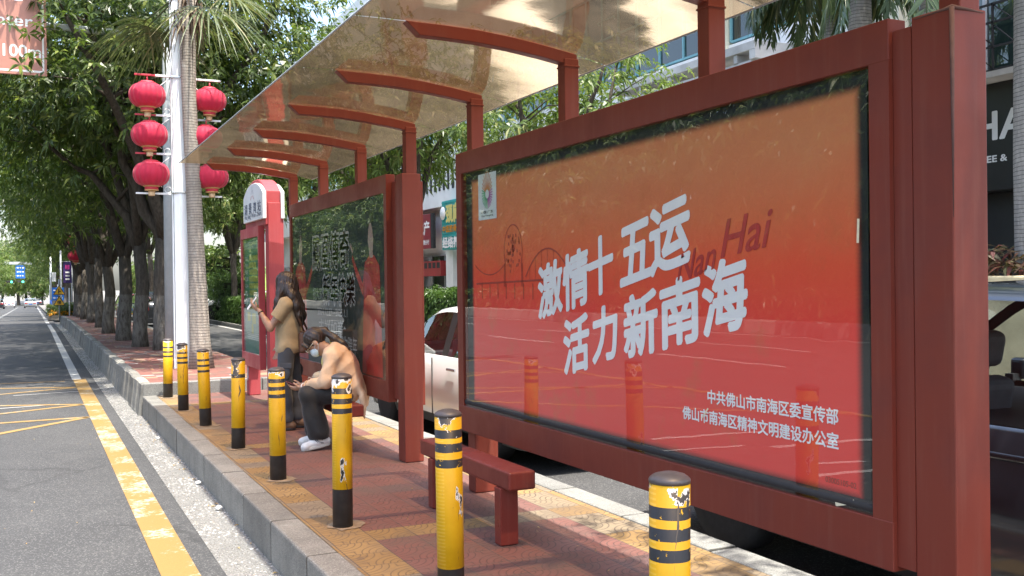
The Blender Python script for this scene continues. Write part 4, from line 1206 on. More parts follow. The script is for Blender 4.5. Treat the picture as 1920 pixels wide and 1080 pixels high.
def feather_palm(loc, h, lab, seed, nf=11, rb=.16, lean=0.0, fl=(1.9, 2.5)):
    r = random.Random(seed)
    root = empty('royal_palm', loc, lab, 'palm tree', 'feather palms in front of the shops')
    b = MB(); b.tube([(0, 0, -.1), (lean * .1, 0, h * .2), (lean * .4, 0, h * .5), (lean * .8, 0, h * .85), (lean, 0, h)], [rb * 1.15, rb, rb * 1.05, rb * .95, rb * .8], 14); b.build('trunk', M['royal_bark'], root)
    b = MB(); b.tube([(lean, 0, h - .02), (lean, 0, h + .35), (lean, 0, h + .8)], [rb * .82, rb * .75, rb * .35], 12); b.build('crownshaft', M['crownshaft'], root)
    for k in range(nf):
        az = 2 * math.pi * k / nf + r.uniform(-.25, .25); el = r.uniform(.1, 1.0); L = r.uniform(*fl)
        d = Vector((math.cos(az), math.sin(az), 0)); side = Vector((-d.y, d.x, 0))
        pts = []
        for s in np.linspace(0, 1, 9):
            out = L * (math.sin(s * 1.5) * math.cos(el) * .9 + .05 * s); zz = h + .75 + L * (math.sin(el) * s - (.55 + .5 * math.cos(el)) * s ** 2.1)
            pts.append(Vector((lean, 0, 0)) + d * out + Vector((0, 0, zz)))
        b = MB(); b.tube(pts, [.028 - .022 * i / 8 for i in range(9)], 5)
        m_ = 46
        for i in range(3, m_):
            s = i / m_ * 8; j = min(7, int(s)); p = pts[j].lerp(pts[j + 1], s - j); tdir = (pts[j + 1] - pts[j]).normalized()
            for sg in (-1, 1, -1, 1):
                ll = .55 * math.sin(math.pi * (.12 + .8 * i / m_)) * r.uniform(.8, 1.15)
                dd = (side * sg * r.uniform(.3, .9) + tdir * r.uniform(.3, .8) + Vector((0, 0, r.uniform(-.9, .1)))).normalized()
                tip = p + dd * ll; tip.z -= .25 * ll
                mid = p + dd * ll * .5
                w = tdir.cross(dd).normalized().cross(dd) * .021
                b.poly([p, mid - w, tip, mid + w])
        b.build('frond', M['palm_dark'], root, fix=False)
    return root
feather_palm((9.9, 7.55, .3), 4.9, 'palm with a mottled trunk in front of the black shop sign', 5, rb=.2)
feather_palm((10.2, 10.4, .3), 5.3, 'palm with its ringed trunk top just above the poster box', 6, rb=.17)
feather_palm((10.5, 11.3, .3), 5.0, 'palm whose bushy fronds hang before the blue-framed windows', 9, nf=12, rb=.13, fl=(1.1, 1.5))
feather_palm((10.0, 9.0, .3), 5.2, 'palm behind the right end of the poster box', 12, rb=.15)

# ------------------------------------------------------------------ white lamp post, lanterns
lp = empty('lamp_post', (2.2, 17.2, .165), 'tall white boxed lamp post carrying six red lanterns', 'lamp post')
b = MB(); 
b.prism([(-.11, -.09), (-.02, -.12), (.10, -.10), (.12, .0), (.06, .09), (-.08, .09)], 'z', 0, 9.0, .006); b.build('shaft', M['white_paint'], lp)
b = MB(); b.box(-.135, -.115, -.06, .0, 0, 6.3, .003); b.box(.128, .14, -.05, .02, 0, 6.3, .003); b.build('edge_strip', M['white_paint'], lp)
for z in (3.0 - .165, 4.86 - .165):
    b = MB(); b.box(-.14, .145, -.128, .1, z, z + .03, .004); b.build('clamp', M['chrome'], lp)
arms = [(4.88, -1), (4.24, -1), (3.62, -1), (2.98, -1), (4.86, 1), (4.20, 1), (2.95, 1)]
M['arm_red'] = plain('lantern_arm_red', (.45, .03, .05), .5, .1, 6)
for z, sg in arms:
    z -= .165
    b = MB(); b.mat(M['white_paint']); b.box(sg * .12, sg * .36, -.02, .02, z, z + .032, .003) if sg > 0 else b.box(-.36, -.12, -.02, .02, z, z + .032, .003)
    b.mat(M['arm_red'] if z > 3.2 and sg < 0 else M['white_paint']); b.box(.36, .66, -.018, .018, z + .002, z + .03, .003) if sg > 0 else b.box(-.68, -.36, -.018, .018, z + .002, z + .03, .003)
    b.build('arm', None, lp)
    if z > 3:
        b = MB(); pts = [(sg * (.14 + .25 * math.sin(t * .8) ), 0, z - .02 - .5 * t / 3.2 * 1.0) for t in np.linspace(0, 3.2, 14)]
        b.tube(pts, .007, 5)
        b.tube([(sg * (.19 + .05 * math.cos(t)), 0, z - .56 + .05 * math.sin(t)) for t in np.linspace(0, 6.28, 12)], .006, 5)
        b.build('scroll', M['white_paint'], lp)
def m_lantern(name, base):
    g = G(name); v = g.obj()
    n = g.noise(v, 5, 4)
    c = g.mix(g.smooth(n, .3, .7), base, tuple(k * .85 for k in base))
    p = g.bsdf(c, .6, 0, .3, g.bump(g.noise(v, 90, 2), .1, .002), sheen=.3)
    t = g.n('ShaderNodeBsdfTranslucent'); g.put(t.inputs[0], (base[0], base[1] * .8, base[2] * .8))
    mx = g.n('ShaderNodeMixShader'); g.put(mx.inputs[0], .35)
    g.t.links.new(p, mx.inputs[1]); g.t.links.new(t.outputs[0], mx.inputs[2])
    return g.done(mx.outputs[0])
M['lantern'] = m_lantern('red_lantern_silk', (.62, .025, .075)); M['lant_cap'] = plain('lantern_cap_red', (.55, .035, .06), .55, .1, 8); M['gold'] = plain('faded_gold_trim', (.58, .36, .14), .5, .15, 14); M['tassel'] = plain('faded_tassel', (.60, .42, .24), .8, .15, 20)
def lantern(loc, s, lab, grp, proto=[None], tilt=0, fade=False):
    if proto[0] is None or fade:
        r = empty('lantern', loc, lab, 'lantern', grp)
        R0, H0 = .285, .19
        prof = [(.10, H0)] + [(.10 + (R0 - .10) * math.sin(math.acos(max(-1, min(1, u)))) ** .9, H0 * u) for u in np.linspace(.96, -.96, 17)] + [(.10, -H0)]
        b = MB(); b.lathe(prof, 96, lobes=16, amp=.05); b.build('shade', M['lantern'], r)
        b = MB(); b.lathe([(.115, .175), (.135, .185), (.13, .205), (.10, .215), (.095, .225), (.005, .225)], 28); b.tube([(0, 0, .225), (0, 0, .30)], .012, 6); b.build('top_cap', M['lant_cap'], r)
        b = MB(); b.mat(M['gold']); b.lathe([(.125, -.182), (.135, -.19), (.125, -.20), (.11, -.205)], 28); b.mat(M['lant_cap']); b.lathe([(.108, -.203), (.10, -.25), (.09, -.255)], 28)
        b.mat(M['gold']); b.lathe([(.11, -.25), (.105, -.262), (.06, -.266)], 28); b.build('bottom_collar', None, r)
        b = MB(); b.lathe([(.052, -.262), (.05, -.34), (.046, -.345), (.002, -.345)], 20); b.build('tassel', M['tassel'], r)
        if proto[0] is None: proto[0] = r
    else:
        r = copy_tree(proto[0]); r.location = loc; r['label'] = lab; r['group'] = grp
    r.scale = (s, s, s); r.rotation_euler = (tilt, 0, rnd.uniform(0, 1))
    return r
GL = 'red lanterns on the white lamp post'
lantern((1.71, 17.15, 4.56), 1.0, 'topmost red lantern left of the white lamp post, sun-dappled', GL)
lantern((1.735, 17.15, 3.93), 1.0, 'middle red lantern left of the white lamp post', GL)
lantern((1.755, 17.15, 3.30), 1.0, 'lowest red lantern left of the white lamp post, over a bare white arm', GL)
lantern((2.665, 17.1, 4.53), .95, 'topmost red lantern right of the palm trunk', GL, tilt=.03)
lantern((2.60, 17.1, 3.92), .93, 'middle red lantern right of the palm, half hidden by the roof edge', GL, tilt=.05)
lantern((2.68, 17.1, 3.28), .97, 'lowest red lantern right of the palm trunk, under the roof tip', GL, tilt=-.03)
# farther lamp post with its lanterns
lp2 = empty('lamp_post', (2.75, 49.5, .16 + drop(49.5)), 'farther white lamp post with red lanterns among the tree trunks', 'lamp post')
b = MB(); b.box(-.1, .1, -.1, .1, 0, 8.5, .01); b.build('shaft', M['white_paint'], lp2)
for z in (3.8, 3.05, 2.45):
    b = MB(); b.box(-.95, -.1, -.02, .02, z, z + .04); b.box(.1, .8, -.02, .02, z, z + .04); b.build('arm', M['white_paint'], lp2)
b = MB(); b.box(-.32, .30, -.13, -.1, 1.9, 3.1, .01); b.build('sign_panel', M['white'], lp2)
for (dx, z, l) in ((-.62, 3.45, 'far red lantern high among the tree trunks, left of its post'), (-.62, 2.75, 'far red lantern low among the tree trunks'), (.55, 3.45, 'far red lantern right of the farther lamp post'), (.55, 4.1, 'highest far lantern among the trunks')):
    lantern((2.75 + dx - .35, 49.4, z + .16), 1.15, l, 'far red lanterns among the tree trunks')

# ------------------------------------------------------------------ road signs
mg = empty('sign_gantry', (2.33, 19.6, .165), 'brown overhead road sign on a grey mast, half hidden by mango leaves', 'road sign')
b = MB(); b.tube([(0, 0, 0), (0, 0, 4), (0, 0, 8.2)], [.13, .12, .10], 16); b.build('mast', M['grey_steel'], mg)
b = MB(); b.tube([(0, 0, 6.9), (-2.2, .0, 7.0), (-5.6, 0, 7.05)], [.09, .08, .06], 12); b.tube([(0, 0, 5.9), (-2.2, .0, 5.95), (-5.6, 0, 6.0)], [.07, .06, .05], 12); b.build('arm', M['grey_steel'], mg)
SY = 19.4; K = SY / 16.0
sx1 = .24 * K; sz0 = 1.5 + 3.03 * K
M['brown'] = plain('brown_sign_face', (.42, .19, .14), .45, .12, 2, coords='pos'); M['sign_white'] = plain('sign_white', (.72, .72, .70), .45, .06, 4)
b = MB(); b.box(sx1 - 4.4 - 2.33, sx1 - 2.33, -.215, -.18, sz0 - .165, sz0 + 2.4 - .165, .01); pn = b.build('sign_panel', M['brown'], mg)
L = Letters(); yy = -.2175; kx = -2.33
L.rect((sx1 - 2.2 - 2.33, yy, sz0 + .07 - .165), (1, 0, 0), UP, 4.3, .035, M['sign_white']); L.rect((sx1 - .06 - 2.33, yy, sz0 + 1.2 - .165), (1, 0, 0), UP, .03, 2.25, M['sign_white'])
EX = (1, 0, 0); zo = 1.5 - .165
L.add('Center', (.06 * K - 2.33, yy, zo + 3.80 * K), EX, UP, M['sign_white'], width=.80 * K, height=.16 * K, bold=.012, align='RIGHT')
L.add('前方100m', (.16 * K - 2.33, yy, zo + 3.38 * K), EX, UP, M['sign_white'], width=1.0 * K, height=.225 * K, bold=.016, align='RIGHT')
L.add('岗', (-.06 * K - 2.33, yy, zo + 4.26 * K), EX, UP, M['sign_white'], width=.36 * K, height=.36 * K, bold=.02, align='RIGHT')
L.build('sign_lettering', pn)
# warning triangles
def tri_sign():
    r = empty('warning_sign_post', (1.26, 57.2, -.12), 'two yellow warning triangles on one pole at the side road', 'road sign')
    b = MB(); b.tube([(0, .05, 0), (0, .05, 2.05)], .035, 8); b.build('pole', M['grey_steel'], r)
    ye = plain('warning_yellow', (.75, .42, .02), .4, .05, 6); bk = plain('warning_black', (.02, .02, .02), .5, .1, 6)
    for zc, mark in ((1.50, 'T'), (.95, '慢')):
        b = MB(); b.mat(bk); b.prism([(-.29, zc - .25), (.29, zc - .25), (0, zc + .27)], 'y', -.01, .02, .01); b.mat(ye); b.prism([(-.235, zc - .22), (.235, zc - .22), (0, zc + .20)], 'y', -.014, -.011); pl = b.build('triangle', None, r)
        L = Letters()
        if mark == 'T': L.rect((-.02, -.0155, zc - .07), EX, UP, .045, .24, bk); L.rect((.045, -.0155, zc - .07), EX, UP, .1, .045, bk)
        else: L.add(mark, (0, -.0155, zc - .09), EX, UP, bk, width=.2, height=.2, bold=.02)
        L.build('symbol', pl)
tri_sign()
def blue_sign(loc, w, h, z, lab, rows, pole=None, arm=False):
    r = empty('direction_sign', loc, lab, 'road sign')
    bl = plain('blue_sign_face', (.012, .12, .45), .4, .06, 4)
    b = MB(); b.box(-w / 2, w / 2, -.02, .02, z, z + h, .01); pl = b.build('sign_panel', bl, r)
    L = Letters()
    for k in range(rows):
        for q in range(3): L.rect((-w * .28 + q * w * .28, -.0225, z + h * (.8 - k * .6 / max(1, rows - 1))), EX, UP, w * .18, h * .09, M['sign_white'])
    L.build('sign_rows', pl)
    if pole: 
        b = MB(); b.tube([(pole, .06, 0), (pole, .06, z + h + .2)], .06, 8); b.build('pole', M['grey_steel'], r)
    return r
blue_sign((1.55, 74, -.5), .75, .85, 1.15, 'blue road sign on a blue and white pole at the kerb', 3, pole=-.45)
gn = blue_sign((-1.55, 170, drop(170) - .33), 1.3, 2.0, 4.6, 'far blue gantry sign hanging over the road', 3)
b = MB(); b.box(-9, 5.1, .03, .25, 6.7, 7.1, .02); b.build('beam', M['grey_steel'], gn)
b = MB(); b.tube([(5.2, .15, 0), (5.2, .15, 7.6)], .16, 10); b.build('pole', M['grey_steel'], gn)
tl = empty('traffic_light', (-2.4, 166, drop(166) - .33), 'far green traffic lights above the road', 'traffic light')
M['green_lamp'] = None
g = G('green_signal'); M['green_lamp'] = g.done(g.bsdf((.02, .5, .35), .4, emit=(.05, 1.0, .65, 1), es=2.5))
b = MB(); b.box(-1.6, 1.9, -.1, .1, 4.15, 4.22); b.box(-1.0, .0, -.15, .1, 3.9, 4.15, .02); b.box(.5, 1.5, -.15, .1, 3.9, 4.15, .02); b.build('housing', M['black'], tl)
for xx in (-.3, 1.2):
    b = MB(); b.lathe([(.13, 0), (.12, .03), (.002, .04)], 16); o = b.build('lamp', M['green_lamp'], tl, loc=(xx, -.16, 4.02), rot=(R(90), 0, 0))
# purple banners
def banner(loc, w, h, z, lab):
    r = empty('banner', loc, lab, 'banner', 'purple banners hanging among the far trunks')
    pu = plain('banner_purple', (.03, .015, .10), .6, .1, 4); mg_ = plain('banner_magenta', (.45, .03, .22), .6, .1, 4)
    b = MB(); b.box(-w / 2, w / 2, -.01, .01, z, z + h, .004); pl = b.build('cloth', pu, r)
    L = Letters(); L.rect((0, -.012, z + h * .75), EX, UP, w * .5, h * .2, mg_)
    for q in range(3): L.rect((0, -.012, z + h * (.5 - q * .16)), EX, UP, w * .5, h * .07, M['sign_white'])
    L.build('print', pl)
    b = MB(); b.box(-w / 2 - .15, w / 2, -.02, .02, z + h, z + h + .03); b.tube([(-w / 2 - .12, 0, 0), (-w / 2 - .12, 0, z + h + .6)], .045, 8); b.build('pole', M['grey_steel'], r)
banner((1.75, 60, -.45), .42, 1.15, 2.2, 'purple banner beside the yellow warning triangles'); banner((2.35, 60.4, -.45), .5, 1.1, 2.35, 'purple banner with a magenta badge, right of the other one')
ps = empty('bollard_post', (1.74, 57.3, -.12), 'thin white pole beside the warning signs', 'pole'); b = MB(); b.tube([(0, 0, 0), (0, 0, 1.6)], .03, 8); b.build('pole', M['white_paint'], ps)
ps = empty('lamp_pole', (1.12, 73.2, -.6), 'white pole with blue lower half at the kerb', 'pole'); b = MB(); b.tube([(0, 0, 1.3), (0, 0, 4.4)], .06, 8); b.build('shaft', M['white_paint'], ps)
b = MB(); b.tube([(0, 0, 0), (0, 0, 1.3)], .065, 8); b.build('sleeve', plain('blue_sleeve', (.03, .12, .5), .5, .1, 4), ps); b = MB(); b.box(.08, .32, -.08, .08, 2.5, 3.1, .02); b.build('control_box', M['white'], ps)
# green notice board on the lawn
nb_ = empty('notice_board', (9.9, 56, -.1), 'bright green notice board behind the thin tree trunks', 'sign board')
b = MB(); b.box(-.95, .75, -.03, .03, 1.0, 1.75, .01); gpl = plain('lime_board', (.16, .52, .10), .5, .08, 3); pl = b.build('panel', gpl, nb_)
b = MB(); b.box(-.8, -.74, -.02, .04, 0, 1.0); b.build('leg', M['grey_steel'], nb_); b = MB(); b.box(.55, .61, -.02, .04, 0, 1.0); b.build('leg', M['grey_steel'], nb_)
L = Letters(); L.rect((-.55, -.0325, 1.38), EX, UP, .3, .3, M['sign_white']); L.rect((.2, -.0325, 1.5), EX, UP, .7, .06, M['sign_white']); L.rect((.2, -.0325, 1.3), EX, UP, .6, .05, M['sign_white']); L.build('print', pl)
nb_ = empty('notice_board', (8.3, 57, -.1), 'small white notice board left of the green one', 'sign board')
b = MB(); b.box(-.35, .35, -.03, .03, .75, 1.55, .01); pl = b.build('panel', M['white'], nb_); b = MB(); b.box(-.04, .04, -.02, .04, 0, .76); b.build('leg', M['grey_steel'], nb_)
# lawn bank behind the trees
M['lawn'] = m_line('green_lawn', (.17, .27, .045), .2, (.09, .15, .03), (.2, .3, .07))  # yellowish green grass colour with random darker and paler patches
b = MB(); b.grid([[(x, y, z) for x in (9, 14, 20, 30, 40)] for y, z in ((62, -.15), (68, .8), (80, 2.6), (95, 3.2))]); o = b.build('lawn_bank', M['lawn']); o['kind'] = 'structure'

# ------------------------------------------------------------------ buildings
NX = (0, -1, 0)
M['wall_white'] = plain('white_render_wall', (.78, .77, .74), .8, .12, .7, coords='pos'); M['wall_cream'] = plain('cream_render_wall', (.74, .70, .54), .8, .1, .7, coords='pos')
M['teal'] = plain('teal_window_frame', (.16, .36, .40), .5, .15, 2); M['shopglass'] = m_glass('shop_glass', (.22, .25, .25), 0.0, 1.5, .04)
M['room'] = plain('dim_room', (.10, .105, .10), .8, .5, .9, coords='pos'); M['window_back'] = plain('pale_green_curtain', (.35, .50, .44), .8, .35, 1.6, coords='pos')
M['slab'] = plain('stained_concrete_slab', (.45, .44, .42), .85, .3, 1.2, coords='pos')
FX = 13.0
ab = empty('apartment_building', (FX + 3, 20, -.1), 'white apartment building with teal window frames and a projecting concrete canopy', 'building')
b = MB(); b.mat(M['wall_white'])
b.box(FX + .25, FX + 6, 4, 29, -.3, 19)                       # core behind the facade
b.box(FX, FX + .25, 12.6, 29, 4.3, 6.3); b.box(FX, FX + .25, 12.6, 29, 8.75, 10.0); b.box(FX, FX + .25, 12.6, 29, 11.9, 13.1); b.box(FX, FX + .25, 4, 29, 15.0, 19)
b.box(FX, FX + .25, 4, 12.6, 7.4, 15); b.box(FX - .02, FX + .25, 28.7, 29.04, -.1, 15)
b.mat(M['wall_cream']); b.box(FX - .25, FX + .25, 16.9, 17.5, 6.1, 15.02); b.box(FX - .2, FX + .25, 12.2, 12.9, 4.3, 15.02)
W(b, 'wall', None, ab)
def window(parent, x, y0, y1, z0, z1, nx, ny, back, mat=M['teal'], t=.05, glass=M['shopglass']):
    b = MB()
    for k in range(nx + 1):
        y = y0 + (y1 - y0) * k / nx; b.box(x - .03, x + .05, y - t / 2, y + t / 2, z0, z1)
    for k in range(ny + 1):
        z = z0 + (z1 - z0) * k / ny; b.box(x - .027, x + .047, y0 + t / 2, y1 - t / 2, z - t / 2, z + t / 2)
    o = W(b, 'window', mat, parent)
    b = MB(); b.poly([(x + .01, y0, z0), (x + .01, y1, z0), (x + .01, y1, z1), (x + .01, y0, z1)]); W(b, 'pane', glass, o)
    b = MB(); b.box(x + .16, x + .2, y0, y1, z0, z1); W(b, 'window_back', back, o)  # flat sheet behind the pane; dim_room puts indoor shade in its colour
    return o
wy = [12.95, 16.85, 17.55, 20.4, 23.6, 26.0, 27.4, 28.68]
for f, (z0, z1) in enumerate(((6.35, 8.7), (10.05, 11.85), (13.15, 14.95))):
    for i, (a, c) in enumerate(zip(wy[:-1], wy[1:])):
        if i == 1: continue
        window(ab, FX + .02, a + .02, c - .02, z0, z1, 4 if c - a > 3 else 3, 2, (M['room'], M['window_back'], M['room'])[(i + f) % 3])
# casements standing open
for (y, z) in ((19.5, 7.9), (21.8, 8.0)):
    b = MB(); Mx = Matrix.Translation((FX - .02, y, z)) @ Matrix.Rotation(R(-35), 4, 'Y')
    for bx in ((0, .03, -.4, .4, -.03, .0), (0, .03, -.4, .4, -.85, -.82), (0, .03, -.4, -.36, -.82, -.03), (0, .03, .36, .4, -.82, -.03)): b.box(*bx, M=Mx)
    o = W(b, 'open_casement', M['teal'], ab); b = MB(); b.box(.01, .018, -.36, .36, -.82, -.03, M=Mx); W(b, 'pane', M['shopglass'], o)
b = MB(); b.mat(M['slab']); b.box(12.0, FX + .02, 14.85, 19.9, 5.72, 5.88, .01); b.box(12.0, FX + .02, 14.83, 15.0, 5.55, 5.717); 
for y in np.arange(15.4, 19.8, 1.1): b.box(12.03, FX, y, y + .10, 5.56, 5.717)
b.box(12.05, 12.15, 15.0, 19.8, 5.40, 5.55); b.box(12.6, 12.7, 15.0, 19.8, 5.40, 5.55)
W(b, 'canopy', None, ab)
# grille outside the near windows
b = MB()
for k in range(26): b.box(FX - .28, FX - .26, 13.1 + k * .14, 13.115 + k * .14, 7.3, 8.7)
for z in (7.3, 8.0, 8.68): b.box(FX - .29, FX - .25, 13.05, 16.7, z, z + .03)
W(b, 'window_grille', M['black'], ab)
# cafe under the apartments
b = MB(); b.box(FX - .25, FX + .24, 4.5, 12.15, 2.75, 4.32, .01); sg = W(b, 'shop_sign', plain('black_sign_board', (.013, .015, .017), .35, .1, 2), ab)
L = Letters(); XS = FX - .252
M['letter_white'] = plain('white_channel_letter', (.74, .75, .75), .4, .04, 4)
L.add('HA', (XS - .005, 10.72, 3.70), NX, UP, M['letter_white'], width=.90, height=.40, bold=.025, align='LEFT')
L.add('COFFEE &', (XS - .005, 10.16, 3.215), NX, UP, M['letter_white'], width=.80, height=.095, bold=.03, align='RIGHT')
L.build('sign_letters', sg, True)
b = MB(); b.mat(M['black'])
for z in (4.42, 4.75, 5.1, 5.36): b.box(FX - .6, FX - .57, 8, 12.2, z, z + .03)
for k in range(7):
    y = 8 + k * .7; b.box(FX - .6, FX - .57, y, y + .025, 4.33, 5.39)
    b.tube([(FX - .585, y, 4.44), (FX - .585, y + .7, 5.08)], .01, 4); b.tube([(FX - .585, y, 4.78), (FX - .585, y + .7, 5.36)], .01, 4)
b.mat(M['slab']); b.box(FX - .65, FX + .25, 7.9, 12.3, 4.325, 4.41)
W(b, 'balcony_railing', None, ab)
window(ab, FX + .02, 8.0, 12.1, 4.5, 7.2, 3, 1, M['window_back'], M['grey_steel'])
window(ab, FX + .02, 4.5, 9.9, -.1, 2.7, 4, 1, M['room'], M['black'])
b = MB(); b.mat(M['wall_cream']); b.box(FX - .1, FX + .24, 10.0, 12.1, -.1, .75); b.mat(plain('beige_panel', (.42, .33, .26), .6, .1, 2)); b.box(FX - .06, FX + .24, 10.9, 12.1, .752, 2.748); W(b, 'shop_front', None, ab)
b = MB(); b.box(FX + .1, FX + .2, 10.0, 10.88, .75, 2.74); W(b, 'door', M['dark'], ab)
# raised planter wall with red-tinged plants
rp = empty('raised_planter', (10.0, 9, -.1), 'raised yellowish planter wall with red-tinged plants before the cafe', 'planter')
b = MB(); b.box(9.3, 9.55, 4.5, 14, -.1, 1.38, .02); b.box(9.25, 9.6, 4.45, 14.05, 1.381, 1.5, .02); W(b, 'wall', plain('yellowish_stone', (.50, .43, .26), .8, .2, 3), rp)
rg = np.random.default_rng(8); n = 420; P = np.stack([rg.uniform(9.4, 10.2, n), rg.uniform(4.6, 13.9, n), rg.uniform(1.45, 1.85, n)], 1)
o = link('plants', leaf_cloud('plants', P, np.tile([[-.2, 0, 1.]], (n, 1)), rg, L=.24, Wd=.05, per=8, mats=[M['redplant']]), rp); o.location = (-10.0, -9, .1)
b = MB(); b.box(9.56, 10.6, 4.5, 14, -.1, 1.42); W(b, 'soil', M['soil'], rp)

# row of shops further on
sb = empty('shop_building', (FX + 4, 46, -.1), 'white shop building with a teal sign and a red estate agent sign', 'building')
b = MB(); b.mat(M['wall_white']); b.box(FX + .5, FX + 7, 29.06, 64, -.1, 14)
b.box(FX + .1, FX + .5, 29.06, 64, 4.2, 6.3)
for y in np.arange(31.9, 64, 4.6): b.box(FX - .1, FX + .5, y, y + .62, -.1, 2.6)
b.box(FX + .1, FX + .5, 29.06, 64, 7.9, 14)
b.mat(M['dark'])
for y in np.arange(32.2, 40, .42): b.box(FX + .07, FX + .12, y, y + .13, 4.75, 5.75)
W(b, 'wall', None, sb)
for k in range(6): window(sb, FX + .3, 29.4 + k * 4.6, 33.0 + k * 4.6, 6.35, 7.85, 4, 2, M['room'])
for k in range(7): window(sb, FX + .4, 32.55 + k * 4.6, 32.55 + k * 4.6 + 3.9, -.1, 2.5, 3, 1, M['room'], M['grey_steel'])
tb_ = plain('teal_sign_board', (.04, .36, .34), .45, .15, 3); yl_ = plain('sign_yellow', (.75, .66, .22), .4, .05, 4); og_ = plain('sign_orange', (.70, .28, .03), .4, .05, 4)
b = MB(); b.mat(tb_); b.box(FX - .3, FX + .09, 29.4, 32.35, 2.62, 4.28, .01)
for k in range(14): b.box(FX - .315, FX - .301, 29.42, 32.33, 2.7 + k * .115, 2.73 + k * .115)
o = W(b, 'shop_sign', None, sb)
L = Letters(); XS = FX - .32
L.add('颈肩腰', (XS, 31.92, 3.83), NX, UP, yl_, width=1.75, height=.6, bold=.05, align='LEFT')
L.add('中医筋骨推拿', (XS, 32.25, 3.32), NX, UP, og_, width=1.9, height=.24, bold=.03, align='LEFT')
L.add('经络养生', (XS, 32.25, 2.86), NX, UP, pw, width=1.9, height=.36, bold=.05, align='LEFT')
L.build('sign_letters', o, True)
b = MB(); b.lathe([(.22, 0), (.22, .03), (.002, .031)], 24); dd = W(b, 'round_badge', pw, sb); dd.location = Vector((FX - .33, 32.15, 3.86)) - WL[sb]; dd.rotation_euler = (0, R(-90), 0)
b = MB(); b.mat(plain('maroon_sign', (.26, .03, .045), .4, .1, 3)); b.box(FX - .02, FX + .097, 34.2, 37.4, 2.75, 4.0, .01); b.mat(M['black']); b.box(FX - .016, FX + .097, 33.98, 34.198, 2.75, 4.0)
o = W(b, 'shop_sign', None, sb)
L = Letters(); L.add('地产', (FX - .022, 34.3, 3.5), NX, UP, pw, width=1.2, height=.5, bold=.03, align='RIGHT'); L.add('销售分行', (FX - .022, 34.35, 2.98), NX, UP, pw, width=.7, height=.17, bold=.03, align='RIGHT'); L.build('sign_letters', o, True)
b = MB(); b.mat(plain('red_shop_fascia', (.30, .03, .03), .5, .2, 2)); b.box(FX + .05, FX + .3, 33.4, 38.2, 1.75, 2.29); W(b, 'fascia', None, sb)
L = Letters()
for k in range(9): L.rect((FX + .048, 33.65 + k * .42, 2.13), NX, UP, .3, .2, M['dark'])
L.build('fascia_lattice', sb, True)

# ------------------------------------------------------------------ cars
M['tyre'] = plain('tyre_rubber', (.018, .018, .019), .8, .2, 30); M['rim'] = plain('alloy_rim', (.55, .56, .58), .3, .1, 10, .9)
M['lamp_red'] = plain('tail_lamp', (.45, .02, .02), .25, .1, 10, coat=1); M['lamp_clear'] = plain('head_lamp', (.6, .62, .64), .15, .05, 10, coat=1); M['trim'] = plain('black_trim', (.02, .02, .021), .5, .1, 20)
M['seat_fab'] = plain('grey_seat', (.09, .09, .10), .7, .1, 20)
PAINTS = {k: m_car('car_paint_' + k, c, mt) for k, (c, mt) in dict(white=((.72, .72, .71), 0), black=((.016, .02, .028), .3), silver=((.40, .41, .42), .7), grey=((.13, .135, .14), .5), red=((.35, .03, .03), .2), champagne=((.42, .37, .30), .6)).items()}
def wheel(parent, x, y, z, rad, wd, side, spokes=5, name='wheel'):
    w = empty(name, (x, y, z)); w.parent = parent
    b = MB(); prof = [(rad * .66, -wd / 2), (rad * .93, -wd / 2), (rad, -wd * .36), (rad, wd * .36), (rad * .93, wd / 2), (rad * .66, wd / 2)]
    b.lathe(prof, 28); o = b.build('tyre', M['tyre'], w); o.rotation_euler = (0, R(90), 0)
    b = MB(); b.mat(M['rim']); b.lathe([(rad * .67, -wd * .4), (rad * .67, wd * .47), (rad * .60, wd * .47), (rad * .58, wd * .2), (.02, wd * .2)], 28)
    for k in range(spokes):
        a = 2 * math.pi * k / spokes; Mx = Matrix.Rotation(a, 4, 'Z') @ Matrix.Translation((rad * .33, 0, wd * .36))
        b.box(-rad * .31, rad * .3, -rad * .085, rad * .085, -wd * .14, wd * .09, .008, M=Mx)
    b.lathe([(rad * .14, wd * .2), (rad * .14, wd * .46), (.002, wd * .47)], 14)
    o = b.build('rim', None, w); o.rotation_euler = (0, R(90 * side), 0)
    return w
